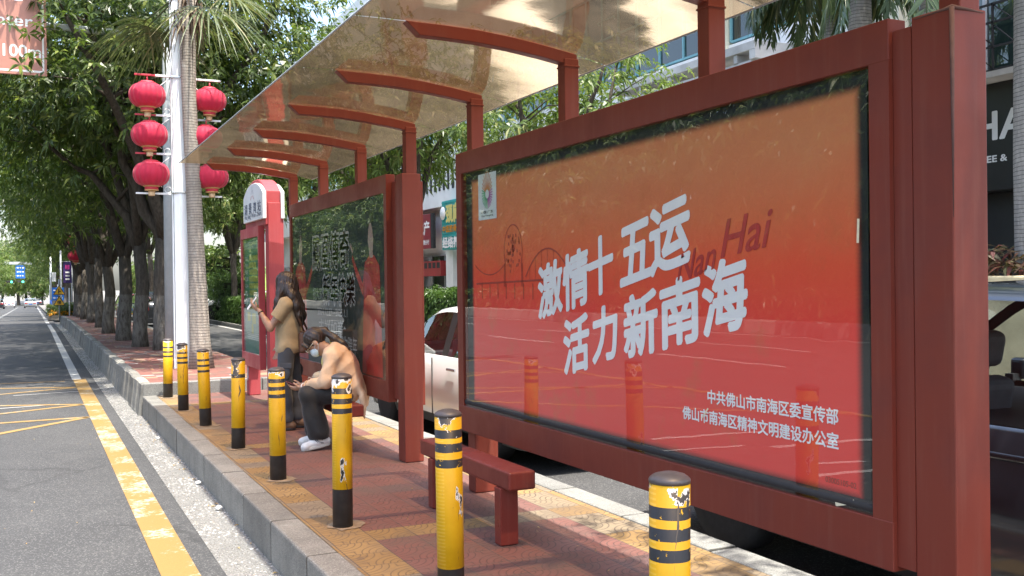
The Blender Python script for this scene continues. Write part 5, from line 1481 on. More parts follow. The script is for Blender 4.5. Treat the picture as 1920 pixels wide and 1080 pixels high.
def car(name, loc, rz, paint, lab, L_=4.7, Wd=1.84, H=1.46, kind='sedan', group=None, detail=True, wb=2.75):
    """length along +Y (front), base at road"""
    root = empty(name, loc, lab, 'car', group, rz)
    hw = Wd / 2; zb = .19; rr = .325 if kind != 'suv' else .355
    f, r = L_ / 2, -L_ / 2
    wf, wr = f - (L_ - wb) * .48, r + (L_ - wb) * .52
    belt = .93 if kind == 'sedan' else 1.02
    if kind == 'suv':
        tops = [(r, .80), (r + .06, 1.0), (r + .14, 1.04), (r + .55, H - .09), (r + .8, H - .03), (.0, H), (.55, H - .05), (1.42, 1.08), (1.5, 1.05), (f - .35, .93), (f - .1, .82), (f, .62)]
        cab = (r + .16, 1.42)
    elif kind == 'van':
        tops = [(r, .8), (r + .05, 1.5), (r + .12, H - .06), (r + .4, H), (.9, H - .02), (1.3, H - .12), (f - .55, 1.12), (f - .45, 1.05), (f - .15, .9), (f, .6)]
        cab = (r + .1, f - .5)
    else:
        tops = [(r, .76), (r + .05, .97), (r + .12, 1.0), (r + .62, 1.0), (r + .68, 1.02), (-.95, H - .08), (-.55, H - .01), (-.1, H), (.3, H - .045), (1.18, .99), (1.25, .965), (f - .3, .83), (f - .08, .72), (f, .55)]
        cab = (r + .64, 1.2)
    def ztop(y): return sum(ztop0(min(f, max(r, y + q))) for q in (-.15, -.1, -.05, 0, .05, .1, .15)) / 7 if r + .1 < y < f - .1 else ztop0(y)
    def ztop0(y):
        for (a, za), (c, zc) in zip(tops[:-1], tops[1:]):
            if y <= c: return za + (zc - za) * (y - a) / max(1e-6, c - a)
        return tops[-1][1]
    ys = sorted(set([round(v, 3) for v in list(np.linspace(r, f, 60)) + [t[0] for t in tops] + [wf + q for q in np.linspace(-rr - .05, rr + .05, 13)] + [wr + q for q in np.linspace(-rr - .05, rr + .05, 13)] + [r + .02, f - .02]]))
    def ring(y):
        e = min(1.0, max(0, (y - r) / .35)) ; e2 = min(1.0, max(0, (f - y) / .5))
        w = hw * (.86 + .14 * math.sin(e * math.pi / 2)) * (.80 + .20 * math.sin(e2 * math.pi / 2))
        zt = ztop(y); bl = min(belt, zt - .02)
        za = zb
        for wc in (wf, wr):
            d = rr + .045
            if abs(y - wc) < d: za = max(za, rr + math.sqrt(max(0, d * d - (y - wc) ** 2)))
        za2 = min(max(za, zb + .02), bl - .09)
        tall = zt > bl + .06
        k = max(0, min(1, (zt - bl) / (H - belt)))
        wr_ = w * (.955 - .16 * k) if tall else w * .90
        zs = max(zb + .12, za2 + .015); zm = max(.52, za2 + .03); 
        zs = min(zs, bl - .06); zm = min(max(zm, zs + .02), bl - .03)
        pts = [(0, zb), (w * .80, min(za2, zb + .0) if za2 < zb + .05 else za2), (w * .97, za2), (w * .995, zs), (w, zm), (w * .985, bl - .015), (w * .955 if tall else w * .945, bl), 
               (wr_, zt - (.075 if tall else .012)), (wr_ - (.07 if tall else .03), zt - (.025 if tall else .004)), (wr_ * .6, zt), (0, zt + .012)]
        return pts
    parts = {}
    def P(nm, sg=0):
        k_ = (nm, sg if nm in ('side_window', 'pillar') else 0)
        if k_ not in parts: parts[k_] = MB()
        return parts[k_]
    rings = [(y, ring(y)) for y in ys]
    pill = {'sedan': [(-.42, -.30), (.0, .0)], 'suv': [(-.35, -.25), (r + .95, r + 1.05)], 'van': [(.2, .32), (-1.0, -.9)]}[kind]
    body = MB()
    def face(mb, q, sm=True):
        try:
            fc = mb.bm.faces.new([mb.bm.verts.new(p) for p in q]); fc.smooth = sm; fc.material_index = mb.mi
        except ValueError: pass
    for (y0, a), (y1, c) in zip(rings[:-1], rings[1:]):
        ym = (y0 + y1) / 2
        for j in range(len(a) - 1):
            zt = ztop(ym); tall = zt > belt + .14
            steep = abs(ztop(y1) - ztop(y0)) / max(1e-6, y1 - y0) > .28
            nm = 'body'
            if cab[0] < ym < cab[1] and zt > belt + .07:
                if j == 6 and tall and any(p0 < ym < p1 for p0, p1 in pill): nm = 'pillar'
                elif j == 6 and tall and ym < cab[1] - .16 and ym > cab[0] + .14: nm = 'side_window'
                elif j in (8, 9) and steep and zt < H - .02: nm = 'windscreen' if ym > 0 else 'rear_window'
            if j <= 1 or (j == 2 and zb + .1 > a[2][1]): 
                if nm == 'body': nm = 'sill'
            for sg in (1, -1):
                q = [(sg * a[j][0], y0, a[j][1]), (sg * a[j + 1][0], y0, a[j + 1][1]), (sg * c[j + 1][0], y1, c[j + 1][1]), (sg * c[j][0], y1, c[j][1])]
                if sg > 0: q = q[::-1]
                face(P(nm, sg), q)
    for (y, a) in (rings[0], rings[-1]):
        q = [(x, y, z) for x, z in a] + [(-x, y, z) for x, z in a[::-1][1:-1]]
        face(P('body'), q, False)
    for (nm, _s), mb in parts.items():
        bmesh.ops.remove_doubles(mb.bm, verts=mb.bm.verts, dist=.0005)
        mt = {'body': paint, 'sill': M['trim'], 'pillar': M['trim']}.get(nm, M['car_glass'])
        mb.build(nm, mt, root, fix=True)
    # dark cabin with seats
    if detail:
        b = MB(); b.mat(M['trim']); b.box(-hw * .8, hw * .8, cab[0] + .3, cab[1] - .35, .35, belt - .02); b.build('cabin', None, root)
        for yy in (.05, -.95):
            for xx in (-.38, .38):
                b = MB(); Mx = Matrix.Translation((xx, yy, belt - .12)) @ Matrix.Rotation(R(12), 4, 'X'); b.box(-.24, .24, -.07, .07, -.3, .27, .05, 3, M=Mx); b.box(-.13, .13, -.05, .05, .33, .52, .045, 3, M=Mx)
                for q in (-.06, .06): b.box(q - .008, q + .008, -.008, .008, .2, .36, M=Mx)
                b.build('front_seat' if yy > 0 else 'rear_seat', M['seat_fab'], root)
        for sg in (-1, 1):
            b = MB(); b.mat(paint); Mx = Matrix.Translation((sg * (hw + .09), cab[1] - .62, belt + .06)); b.box(-.10, .10, -.05, .06, -.06, .08, .03, 3, M=Mx); b.mat(M['trim']); b.box(sg * (hw - .04) - .03, sg * (hw - .04) + .05, cab[1] - .64, cab[1] - .58, belt - .01, belt + .04); b.build('door_mirror', None, root)
            for yy in (.35, -.62):
                b = MB(); b.box(sg * (hw - .004) - .012, sg * (hw - .004) + .022, yy - .12, yy + .1, belt - .14, belt - .112, .008); b.build('door_handle', paint if paint is not PAINTS['white'] else M['chrome'], root)
            b = MB()
            for yy in (-1.0, -.1, .95):
                zz0 = .3
                b.box(sg * (hw - .003) - .006, sg * (hw - .003) + .0045, yy - .004, yy + .004, zz0 + (.32 if yy == -1.0 else 0), belt - .03)
            b.build('door_gap', M['trim'], root)
    sp = 5
    for wc in (wf, wr):
        for sg in (-1, 1):
            wheel(root, sg * (hw - .12), wc, rr, rr, .22, sg, sp)
    b = MB(); 
    for sg in (-1, 1): b.box(sg * (hw * .62) - .2, sg * (hw * .62) + .2, f - .22, f - .045, .60, .71, .02)
    b.build('headlight', M['lamp_clear'], root)
    for sg in (-1, 1):
        b = MB(); b.box(sg * (hw * .66) - .2, sg * (hw * .66) + .2, r - .012, r + .12, .70, .86, .015); b.build('tail_light', M['lamp_red'], root)
    b = MB(); b.box(-.24, .24, r - .015, r + .02, .52, .64, .005); b.build('number_plate', plain('plate_blue', (.03, .08, .3), .4, .05, 4), root)
    b = MB(); b.box(-hw * .8, hw * .8, r - .01, r + .1, .22, .40, .02); b.build('rear_bumper', M['trim'], root)
    return root
SR = -.19
car('parked_car', (4.74, 10.18, SR), 0, PAINTS['white'], 'white sedan parked behind the shelter between the two poster boxes', 4.85, 1.84, 1.46, 'sedan', wb=2.95)
car('parked_car', (4.80, 3.72, SR), 0, PAINTS['black'], 'black SUV parked behind the slogan poster, at the right edge', 4.75, 1.9, 1.66, 'suv', wb=2.75)
car('parked_car', (9.2, 49.5, -.1), R(80), PAINTS['white'], 'white car parked behind the hedge, its windscreen towards the timetable', 4.5, 1.8, 1.45, 'sedan', 'cars parked behind the hedge', detail=False)
car('parked_car', (7.6, 54.0, -.1), R(95), PAINTS['silver'], 'silver car parked left of the white one behind the hedge', 4.5, 1.8, 1.45, 'sedan', 'cars parked behind the hedge', detail=False)
car('parked_car', (10.3, 27.5, -.1), R(20), PAINTS['silver'], 'silver car showing its roof over the hedge below the shop signs', 4.5, 1.8, 1.48, 'sedan', detail=False)
car('parked_car', (4.7, 46, SR), 0, PAINTS['black'], 'dark car parked far down the service road behind the tree trunks', 4.6, 1.82, 1.5, 'suv', detail=False)
car('parked_car', (4.9, 58, SR + drop(58)), 0, PAINTS['red'], 'red car glimpsed between the far tree trunks', 4.6, 1.82, 1.45, 'sedan', detail=False)
GC = 'cars driving far down the road'
for x, y, p, k, l in ((-.25, 178, 'silver', 'sedan', 'silver sedan with red tail lights, alone in the right lane'), (-4.6, 168, 'black', 'suv', 'dark SUV in the second lane far down the road'), (-3.6, 196, 'white', 'van', 'white van ahead of the dark SUV'),
                      (-4.35, 112, 'champagne', 'suv', 'pale SUV cut off by the left edge of the photo'), (-5.9, 190, 'red', 'sedan', 'reddish car behind the pale SUV at the left'), (1.0, 240, 'black', 'suv', 'farthest dark car near the end of the kerb')):
    car('driving_car', (x, y, ZR + drop(y)), 0, PAINTS[p], l, 4.7, 1.84, 1.95 if k == 'van' else 1.5, k, GC, detail=False)

# ------------------------------------------------------------------ people: smooth bodies grown from a distance field
class Field:
    def __init__(s, lo, hi, h):
        s.lo = np.array(lo, np.float32); s.h = h
        s.n = np.ceil((np.array(hi) - np.array(lo)) / h).astype(int) + 1
        s.F = np.full(tuple(s.n), .3, np.float32)
        s.ax = [s.lo[i] + h * np.arange(s.n[i], dtype=np.float32) for i in range(3)]
    def _box(s, mn, mx):
        i0 = np.clip(np.floor((np.array(mn) - s.lo) / s.h).astype(int), 0, s.n - 1); i1 = np.clip(np.ceil((np.array(mx) - s.lo) / s.h).astype(int) + 1, 1, s.n)
        sl = tuple(slice(a, max(a + 1, b)) for a, b in zip(i0, i1))
        X, Y, Z = np.meshgrid(s.ax[0][sl[0]], s.ax[1][sl[1]], s.ax[2][sl[2]], indexing='ij')
        return sl, X, Y, Z
    def _merge(s, sl, d, k, sub=False):
        f = s.F[sl]
        if sub:
            s.F[sl] = np.maximum(f, -d); return
        if k > 0:
            hh = np.clip(.5 + .5 * (f - d) / k, 0, 1)
            s.F[sl] = f * (1 - hh) + d * hh - k * hh * (1 - hh)
        else: s.F[sl] = np.minimum(f, d)
    def cone(s, a, b, ra, rb, k=.02, flat=None):
        """tapered capsule; flat=(axis vector, factor) squashes its section along that axis"""
        a = np.array(a, np.float32); b = np.array(b, np.float32); R_ = max(ra, rb) + k + .03
        sl, X, Y, Z = s._box(np.minimum(a, b) - R_, np.maximum(a, b) + R_)
        ab = b - a; L2 = float(ab @ ab) + 1e-9
        px, py, pz = X - a[0], Y - a[1], Z - a[2]
        t = np.clip((px * ab[0] + py * ab[1] + pz * ab[2]) / L2, 0, 1)
        px -= t * ab[0]; py -= t * ab[1]; pz -= t * ab[2]
        if flat is not None:
            u = np.array(flat[0], np.float32); u /= np.linalg.norm(u); q = px * u[0] + py * u[1] + pz * u[2]
            e = (flat[1] - 1) * q
            px += e * u[0]; py += e * u[1]; pz += e * u[2]
        d = np.sqrt(px * px + py * py + pz * pz) - (ra + (rb - ra) * t)
        s._merge(sl, d, k); return s
    def chain(s, pts, rr, k=.02, flat=None):
        for i in range(len(pts) - 1): s.cone(pts[i], pts[i + 1], rr[i], rr[i + 1], k, flat)
        return s
    def ell(s, c, r, k=.02, rot=None, sub=False):
        c = np.array(c, np.float32); r = np.array(r, np.float32); m_ = float(r.max()) + k + .03
        sl, X, Y, Z = s._box(c - m_, c + m_)
        P = np.stack([X - c[0], Y - c[1], Z - c[2]], -1)
        if rot is not None: P = P @ np.array(rot.to_3x3(), np.float32)
        q = np.sqrt(((P / r) ** 2).sum(-1)); g_ = np.sqrt(((P / (r * r)) ** 2).sum(-1)) + 1e-6
        s._merge(sl, q * (q - 1) / g_, k, sub); return s
    def cut(s, p, n):
        n = np.array(n, np.float32); n /= np.linalg.norm(n)
        X, Y, Z = np.meshgrid(*s.ax, indexing='ij', sparse=True)
        s.F = np.maximum(s.F, (X - p[0]) * n[0] + (Y - p[1]) * n[1] + (Z - p[2]) * n[2]); return s
    def warp(s, fn):
        X, Y, Z = np.meshgrid(*s.ax, indexing='ij', sparse=True)
        s.F = (s.F + fn(X, Y, Z)).astype(np.float32); return s
    def mesh(s, name, mats):
        F = s.F; ins = F < 0
        n = s.n
        cx = np.zeros(tuple(n - 1), bool); c0 = ins[:-1, :-1, :-1]
        allc = [ins[i:n[0] - 1 + i, j:n[1] - 1 + j, k:n[2] - 1 + k] for i in (0, 1) for j in (0, 1) for k in (0, 1)]
        sm = np.zeros(tuple(n - 1), np.int8)
        for a in allc: sm += a
        act = (sm > 0) & (sm < 8)
        idx = np.full(tuple(n - 1), -1, np.int64); I = np.argwhere(act); idx[act] = np.arange(len(I))
        acc = np.zeros((len(I), 3)); cnt = np.zeros(len(I))
        offs = [(i, j, k) for i in (0, 1) for j in (0, 1) for k in (0, 1)]
        for a in offs:
            for ax in range(3):
                if a[ax]: continue
                b = list(a); b[ax] = 1
                fa = F[I[:, 0] + a[0], I[:, 1] + a[1], I[:, 2] + a[2]]; fb = F[I[:, 0] + b[0], I[:, 1] + b[1], I[:, 2] + b[2]]
                m_ = (fa < 0) != (fb < 0)
                t = np.where(m_, fa / np.where(m_, fa - fb, 1), 0)
                p = np.tile(np.array(a, float), (len(I), 1)); p[:, ax] += t
                acc[m_] += p[m_]; cnt[m_] += 1
        V = (I + acc / np.maximum(cnt, 1)[:, None]) * s.h + s.lo
        quads = []
        for ax in range(3):
            o1, o2 = [(1, 2), (2, 0), (0, 1)][ax]
            sl0 = [slice(1, n[i] - 1) for i in range(3)]; sl0[ax] = slice(0, n[ax] - 1)
            sl1 = list(sl0); sl1[ax] = slice(1, n[ax])
            A = ins[tuple(sl0)]; B = ins[tuple(sl1)]
            E = np.argwhere(A != B)
            st = np.array([1, 1, 1]); st[ax] = 0
            E0 = E + st
            fl = A[tuple(E.T)]
            def at(d1, d2):
                q = E0.copy(); q[:, o1] += d1; q[:, o2] += d2; return idx[q[:, 0], q[:, 1], q[:, 2]]
            Q = np.stack([at(-1, -1), at(0, -1), at(0, 0), at(-1, 0)], 1)
            Q[~fl] = Q[~fl][:, ::-1]
            quads.append(Q)
        Q = np.concatenate(quads); Q = Q[(Q >= 0).all(1)]
        # light smoothing
        for _ in range(2):
            S_ = np.zeros_like(V); C_ = np.zeros(len(V))
            for a, b in ((0, 1), (1, 2), (2, 3), (3, 0)):
                np.add.at(S_, Q[:, a], V[Q[:, b]]); np.add.at(C_, Q[:, a], 1); np.add.at(S_, Q[:, b], V[Q[:, a]]); np.add.at(C_, Q[:, b], 1)
            V = V * .5 + .5 * S_ / np.maximum(C_, 1)[:, None]
        return raw_mesh(name, V, Q, np.full(len(Q), 4), mats, smooth=True)

def m_skin():
    g = G('skin'); v = g.obj(); n = g.noise(v, 14, 4)
    c = g.mix(g.smooth(n, .3, .7), (.36, .20, .13), (.42, .245, .165))
    p = g.n('ShaderNodeBsdfPrincipled'); g.put(p.inputs['Base Color'], c); g.put(p.inputs['Roughness'], .5); g.put(p.inputs['Subsurface Weight'], .12); g.put(p.inputs['Subsurface Radius'], (.01, .004, .002))
    return g.done(p.outputs[0])
def m_hair():
    g = G('dark_brown_hair'); v = g.obj(); x, y, z = g.xyz(v)
    n = g.noise(g.vec(g.mul(x, 60), g.mul(y, 60), g.mul(z, 5)), 2.0, 3, .6)
    c = g.mix(g.smooth(n, .35, .7), (.012, .008, .006), (.055, .032, .022))
    return g.done(g.bsdf(c, .38, 0, .55, g.bump(n, .7, .006)))
def m_cloth(name, col, sc=260, var=.12, rough=.85):
    g = G(name); v = g.obj(); n = g.noise(v, 5, 4); n2 = g.noise(v, 22, 3)
    k = g.smooth(n, .3, .7, 1 - var, 1 + var)
    c = g.mix(1.0, col, g.vec(k, k, k), 'MULTIPLY')
    return g.done(g.bsdf(c, rough, 0, .25, g.bump(g.add(g.mul(n2, 1.0), g.mul(g.noise(v, sc, 2), .12)), .45, .012), sheen=.15))
M['skin'] = m_skin(); M['hair'] = m_hair()
M['olive'] = m_cloth('olive_tan_cotton', (.37, .28, .165)); M['char'] = m_cloth('charcoal_cotton', (.062, .067, .078)); M['blackcloth'] = m_cloth('black_trouser_cloth', (.022, .021, .02), rough=.6)
M['peach'] = m_cloth('peach_knit', (.68, .47, .30), 420, .14); M['yellowcloth'] = m_cloth('yellow_green_cotton', (.58, .50, .13)); M['bagbeige'] = m_cloth('beige_canvas', (.42, .36, .27)); M['brownleather'] = plain('brown_leather', (.10, .045, .025), .5, .2, 12)
M['mask'] = m_cloth('pale_blue_mask', (.60, .70, .74), 500, .04); M['sneaker'] = plain('white_sneaker', (.70, .69, .66), .55, .08, 12); M['sole'] = plain('off_white_sole', (.58, .56, .50), .6, .1, 10); M['sock'] = m_cloth('grey_sock', (.06, .06, .065)); M['screen'] = plain('phone_glass', (.012, .012, .014), .1, .02, 5)
M['wire'] = plain('pale_glasses_rim', (.62, .52, .36), .25, .05, 5, .7); M['eye'] = plain('eye_dark', (.02, .014, .012), .15, .05, 5)
rib = lambda a, b, t: np.array(a) * (1 - t) + np.array(b) * t

def head(F, c, pitch, yaw=0, s=1.0, nose=True):
    """skull, jaw, nose, ears on a head frame; returns the frame matrix"""
    Rm = Matrix.Rotation(yaw, 4, 'Z') @ Matrix.Rotation(pitch, 4, 'Y')
    T = Matrix.Translation(Vector(c)) @ Rm @ Matrix.Scale(s, 4)
    def q(x, y, z): return tuple(T @ Vector((x, y, z)))
    r3 = Rm.to_3x3()
    F.ell(q(-.012, 0, .03), (.098 * s, .077 * s, .092 * s), .02, Rm)
    F.ell(q(.022, 0, -.035), (.070 * s, .060 * s, .080 * s), .03, Rm)
    F.cone(q(.055, 0, -.095), q(.045, 0, -.085), .020 * s, .022 * s, .03)
    if nose:
        F.cone(q(.088, 0, .012), q(.106, 0, -.026), .009 * s, .0125 * s, .012); F.cone(q(.094, .011, -.03), q(.094, -.011, -.03), .008 * s, .008 * s, .008)
        F.cone(q(.083, .018, -.058), q(.083, -.018, -.058), .008 * s, .008 * s, .008); F.cone(q(.083, .014, -.069), q(.083, -.014, -.069), .0085 * s, .0085 * s, .008)
        for y in (.032, -.032): F.ell(q(.094, y, .005), (.012 * s, .017 * s, .010 * s), 0, Rm, sub=True); F.cone(q(.088, y - .012, .022), q(.088, y + .012, .022), .007 * s, .007 * s, .01)
    for y in (.077, -.077): F.ell(q(-.002, y, -.01), (.020 * s, .008 * s, .032 * s), .006, Rm)
    return T, q

def hand(F, wrist, palm, along, out, thumb, curl=.5, s=1.0):
    """palm and five separate fingers: along = finger direction, out = palm normal (towards the palm side), thumb = side the thumb is on"""
    w = np.array(wrist, float); p = np.array(palm, float); a = np.array(along, float); a /= np.linalg.norm(a); o = np.array(out, float); o -= a * (o @ a); o /= np.linalg.norm(o)
    sd = np.cross(a, o); sd /= np.linalg.norm(sd)
    if sd @ np.array(thumb, float) < 0: sd = -sd
    F.cone(w, p, .024 * s, .027 * s, .012, (o, 1.7)); F.cone(p - a * .02, p + a * .028 * s, .031 * s, .034 * s, .01, (o, 2.2))
    for k, (off, ln) in enumerate(((.027, .068), (.009, .076), (-.009, .071), (-.026, .056))):
        b = p + a * .034 * s + sd * off * s
        ang = curl * (.75 + .12 * k); d1 = a * math.cos(ang * .6) + o * math.sin(ang * .6); m1 = b + d1 * ln * .45 * s
        ang2 = curl * (1.5 + .15 * k); d2 = a * math.cos(ang2) + o * math.sin(ang2); m2 = m1 + d2 * ln * .32 * s
        ang3 = curl * (2.1 + .1 * k); d3 = a * math.cos(ang3) + o * math.sin(ang3); e = m2 + d3 * ln * .25 * s
        F.cone(b, m1, .0092 * s, .0084 * s, .003); F.cone(m1, m2, .0083 * s, .0076 * s, .002); F.cone(m2, e, .0075 * s, .0062 * s, .002)
    t0 = p - a * .028 * s + sd * .026 * s; t1 = t0 + (sd * .75 + a * .5 + o * .35) * .032 * s; t2 = t1 + (a * .85 + sd * .15 + o * .45) * .032 * s
    F.cone(t0, t1, .0135 * s, .0105 * s, .008); F.cone(t1, t2, .0102 * s, .0080 * s, .003)
    return sd

def shoe(parent, T, mat, sole, nm='shoe', laces=True, stripes=False, L0=.25):
    def q(x, y, z): return tuple(T @ Vector((x, y, z)))
    lo = np.min([q(x, y, z) for x in (-.12, .22) for y in (-.08, .08) for z in (-.03, .16)], 0); hi = np.max([q(x, y, z) for x in (-.12, .22) for y in (-.08, .08) for z in (-.03, .16)], 0)
    F = Field(lo, hi, .006)
    F.cone(q(-.055, 0, .05), q(.03, 0, .055), .040, .042, .02); F.cone(q(.03, 0, .05), q(.14, 0, .038), .043, .034, .03); F.cone(q(-.03, 0, .06), q(-.02, 0, .095), .038, .036, .02); F.cone(q(.135, .01, .033), q(.15, -.006, .032), .033, .03, .02)
    up_ = Vector(T.to_3x3() @ Vector((0, 0, 1))); p0 = q(0, 0, .012)
    F.cut(p0, tuple(-up_))
    o = link(nm, F.mesh(nm, [mat]), parent)
    b = MB(); pts = []
    for a in np.linspace(0, 2 * math.pi, 24, endpoint=False):
        x = .045 + .135 * math.cos(a); y = .044 * math.sin(a) * (1.0 + .1 * math.cos(a)); pts.append((x, y))
    b.grid([[q(x * k + (1 - k) * .045, y * k, z) for x, y in pts] for k, z in ((.94, 0), (1, .008), (1, .022), (.95, .03))], True, True, True); b.build('sole', sole, o)
    if laces:
        b = MB()
        for k in range(4):
            x = .02 + k * .022; z = .096 - k * .009; b.tube([q(x, .03, z - .016), q(x + .004, 0, z + .004), q(x, -.03, z - .016)], .0045, 5)
        for sg in (1, -1): b.tube([q(.015, 0, .10), q(.01, sg * .03, .115), q(.025, sg * .045, .09), q(.035, sg * .04, .07)], .004, 5)
        b.build('lace', M['sole'], o)
    if stripes:
        b = MB(); b.mat(M['char'])
        for k in (0, .014): b.tube([q(-.02 + k, .0425, .04), q(.02 + k, .047, .06), q(.04 + k, .045, .085)], .003, 4)
        b.build('stripe', None, o)
    return o

def phone(loc, u, n, lab, body, parent=None):
    """thin rounded slab; u = long axis, n = screen side"""
    u = Vector(u).normalized(); n = Vector(n); n = (n - u * n.dot(u)).normalized(); w = u.cross(n)
    Mx = Matrix((( *w, 0), (*u, 0), (*n, 0), (0, 0, 0, 1))).transposed(); Mx.translation = Vector(loc)
    r = empty('phone', (0, 0, 0), lab, 'phone'); r.matrix_world = Mx
    b = MB(); b.box(-.037, .037, -.077, .077, -.0045, .0045, .004, 2); b.build('case', body, r)
    b = MB(); b.box(-.033, .033, -.072, .072, .0046, .0056, .0004); b.build('screen', M['screen'], r)
    b = MB(); b.box(.008, .03, .04, .068, -.0062, -.0044, .0006); b.build('camera_bump', M['trim'], r)
    return r

# ---- standing woman: local +X is where she faces, +Y her left
AZ = math.radians(155)
w1 = empty('person', (2.40, 10.52, 0), 'standing woman with long dark hair and olive shirt, holding a phone up', 'person', None, AZ)
w1.scale = (.93, .93, 1.0)
h1 = Matrix.Translation((2.40, 10.52, 0)) @ Matrix.Rotation(AZ, 4, 'Z') @ Matrix.Diagonal((.93, .93, 1, 1))
def body1(F, g_=0.0, arms=True):
    F.ell((-.005, 0, .86), (.105 + g_, .150 + g_, .12), .05); F.chain([(-.005, 0, .90), (.0, 0, 1.03), (.0, 0, 1.18), (-.01, 0, 1.28)], [.10 + g_, .095 + g_, .112 + g_, .095 + g_], .05, ((1, 0, 0), 1.12))
    for sy in (1, -1):
        F.cone((0, sy * .05, 1.03), (0, sy * .06, 1.2), .085 + g_, .09 + g_, .05); F.cone((-.012, sy * .04, 1.32), (-.012, sy * .155, 1.30), .055 + g_, .052 + g_, .04)
        F.cone((.05, sy * .07, 1.17), (.06, sy * .07, 1.16), .05 + g_, .045 + g_, .05)
SH1, EL1, WR1 = (-.01, .17, 1.30), (.15, .205, 1.06), (.275, .165, 1.235)
SH1R, EL1R, WR1R = (-.01, -.17, 1.30), (.0, -.225, 1.05), (.12, -.19, .86)
F = Field((-.30, -.36, 0.0), (.50, .36, 1.66), .0055)
body1(F)
for sy, xo in ((1, .02), (-1, -.05)):
    F.chain([(0, sy * .085, .85), (xo + .015, sy * .088, .46), (xo - .01, sy * .088, .08)], [.082, .055, .036], .03); F.chain([(xo + .02, sy * .088, .42), (xo, sy * .088, .25)], [.052, .046], .03); F.cone((xo - .03, sy * .09, .05), (xo + .12, sy * .10, .035), .036, .026, .03)
F.chain([SH1, EL1, WR1], [.047, .036, .024], .025); F.cone(rib(EL1, WR1, .1), rib(EL1, WR1, .45), .036, .033, .02)
F.chain([SH1R, EL1R, WR1R], [.047, .036, .025], .025)
F.cone((-.02, 0, 1.30), (.005, 0, 1.42), .055, .048, .04)
T1h, q1 = head(F, (.022, 0, 1.515), R(8), R(-8))
PH1 = Vector((.385, .12, 1.305)); U1 = Vector((-.60, .10, .79)) if False else Vector((.62, .0, -.78))
hand(F, WR1, (.335, .14, 1.272), (.72, -.15, .62), (-.45, -.55, .65), (-.5, .2, .8), .55)
hand(F, WR1R, (.15, -.185, .80), (.35, .05, -.95), (.3, .9, 0), (1, .2, 0), .35)
link('body', F.mesh('body', [M['skin']]), w1)
# hair: cap and a long fall
F = Field((-.30, -.24, 1.0), (.24, .24, 1.68), .006)
Rh = Matrix.Rotation(R(-8), 4, 'Z') @ Matrix.Rotation(R(8), 4, 'Y')
F.ell((.012, 0, 1.548), (.116, .089, .096), .01); F.ell((.0, 0, 1.455), (.128, .100, .13), .05)
F.chain([(-.01, 0, 1.42), (-.06, 0, 1.32), (-.115, .0, 1.22), (-.14, 0, 1.10)], [.105, .098, .075, .03], .04, ((1, 0, 0), 1.25))
for sy in (1, -1): F.chain([(.055, sy * .07, 1.50), (.07, sy * .09, 1.42), (.085, sy * .115, 1.33), (.10, sy * .12, 1.25), (.095, sy * .115, 1.17)], [.036, .036, .036, .03, .010], .03); F.chain([(-.03, sy * .08, 1.46), (-.07, sy * .105, 1.38), (-.115, sy * .115, 1.28), (-.145, sy * .10, 1.18), (-.15, sy * .08, 1.08)], [.05, .05, .045, .036, .012], .04)
F.ell(q1(.135, 0, -.035), (.075, .050, .115), .0, Matrix.Rotation(R(-8), 4, 'Z'), sub=True)
F.warp(lambda X, Y, Z: .0016 * np.sin(Y * 230 + 6 * np.sin(Z * 9)) + .0018 * np.sin(X * 210 + Z * 16))
link('hair', F.mesh('hair', [M['hair']]), w1)
# loose shirt with short sleeves and a gathered side
F = Field((-.30, -.36, .66), (.34, .36, 1.42), .006)
body1(F, .024)
F.chain([(-.02, 0, 1.16), (-.01, 0, 1.0), (.01, 0, .80)], [.118, .130, .142], .05, ((1, 0, 0), 1.0))
for sy in (1, -1): F.chain([(0, sy * .08, 1.1), (.0, sy * .09, .84)], [.085, .092], .05)
F.chain([SH1, rib(SH1, EL1, .62)], [.068, .080], .03); F.chain([SH1R, rib(SH1R, EL1R, .62)], [.068, .078], .03)
F.cone((-.02, 0, 1.33), (.0, 0, 1.37), .062, .056, .03)
F.cut((0, 0, .775), (.30, .0, -1)); F.cut((-.1, 0, .79), (-.4, 0, -1)); F.cone((-.01, .30, .74), (-.02, .10, .80), .07, .05, 0) if False else F.ell((-.035, .21, .77), (.05, .12, .085), 0, None, sub=True); F.cut((0, 0, 1.375), (.25, 0, 1))
el = np.array(EL1) - np.array(SH1); F.ell((.0, 0, 1.39), (.062, .06, .05), 0, sub=True)
def cuff(F, S_, E_, t):
    c = rib(S_, E_, t); d = np.array(E_) - np.array(S_); d /= np.linalg.norm(d); r = .13
    sl, X, Y, Z = F._box(c - .02, c + np.array([.16, .16, .16])); sl, X, Y, Z = F._box(np.minimum(c, c + d * .2) - .11, np.maximum(c, c + d * .2) + .11)
    side = (X - c[0]) * d[0] + (Y - c[1]) * d[1] + (Z - c[2]) * d[2]
    rad = np.sqrt(np.maximum(0, (X - c[0]) ** 2 + (Y - c[1]) ** 2 + (Z - c[2]) ** 2 - side ** 2))
    m_ = (side > -.004) & (rad < .085)
    F.F[sl] = np.where(m_, np.maximum(F.F[sl], side), F.F[sl])
cuff(F, SH1, EL1, .60); cuff(F, SH1R, EL1R, .60)
F.warp(lambda X, Y, Z: (.010 * np.abs(np.sin(15 * (X + .03) + 22 * np.abs(X + .03) * 0 + 17 * Z * np.sign(X + .03))) - .004) * np.clip((1.05 - Z) * 3, .0, 1) + .004 * np.sin(30 * Z + 24 * X) * np.clip((Z - 1.0) * 4, 0, 1))
sh_ = link('shirt', F.mesh('shirt', [M['olive']]), w1)
F = Field((-.26, -.26, .05), (.26, .26, 1.02), .007)
F.ell((-.01, 0, .88), (.135, .168, .12), .05)
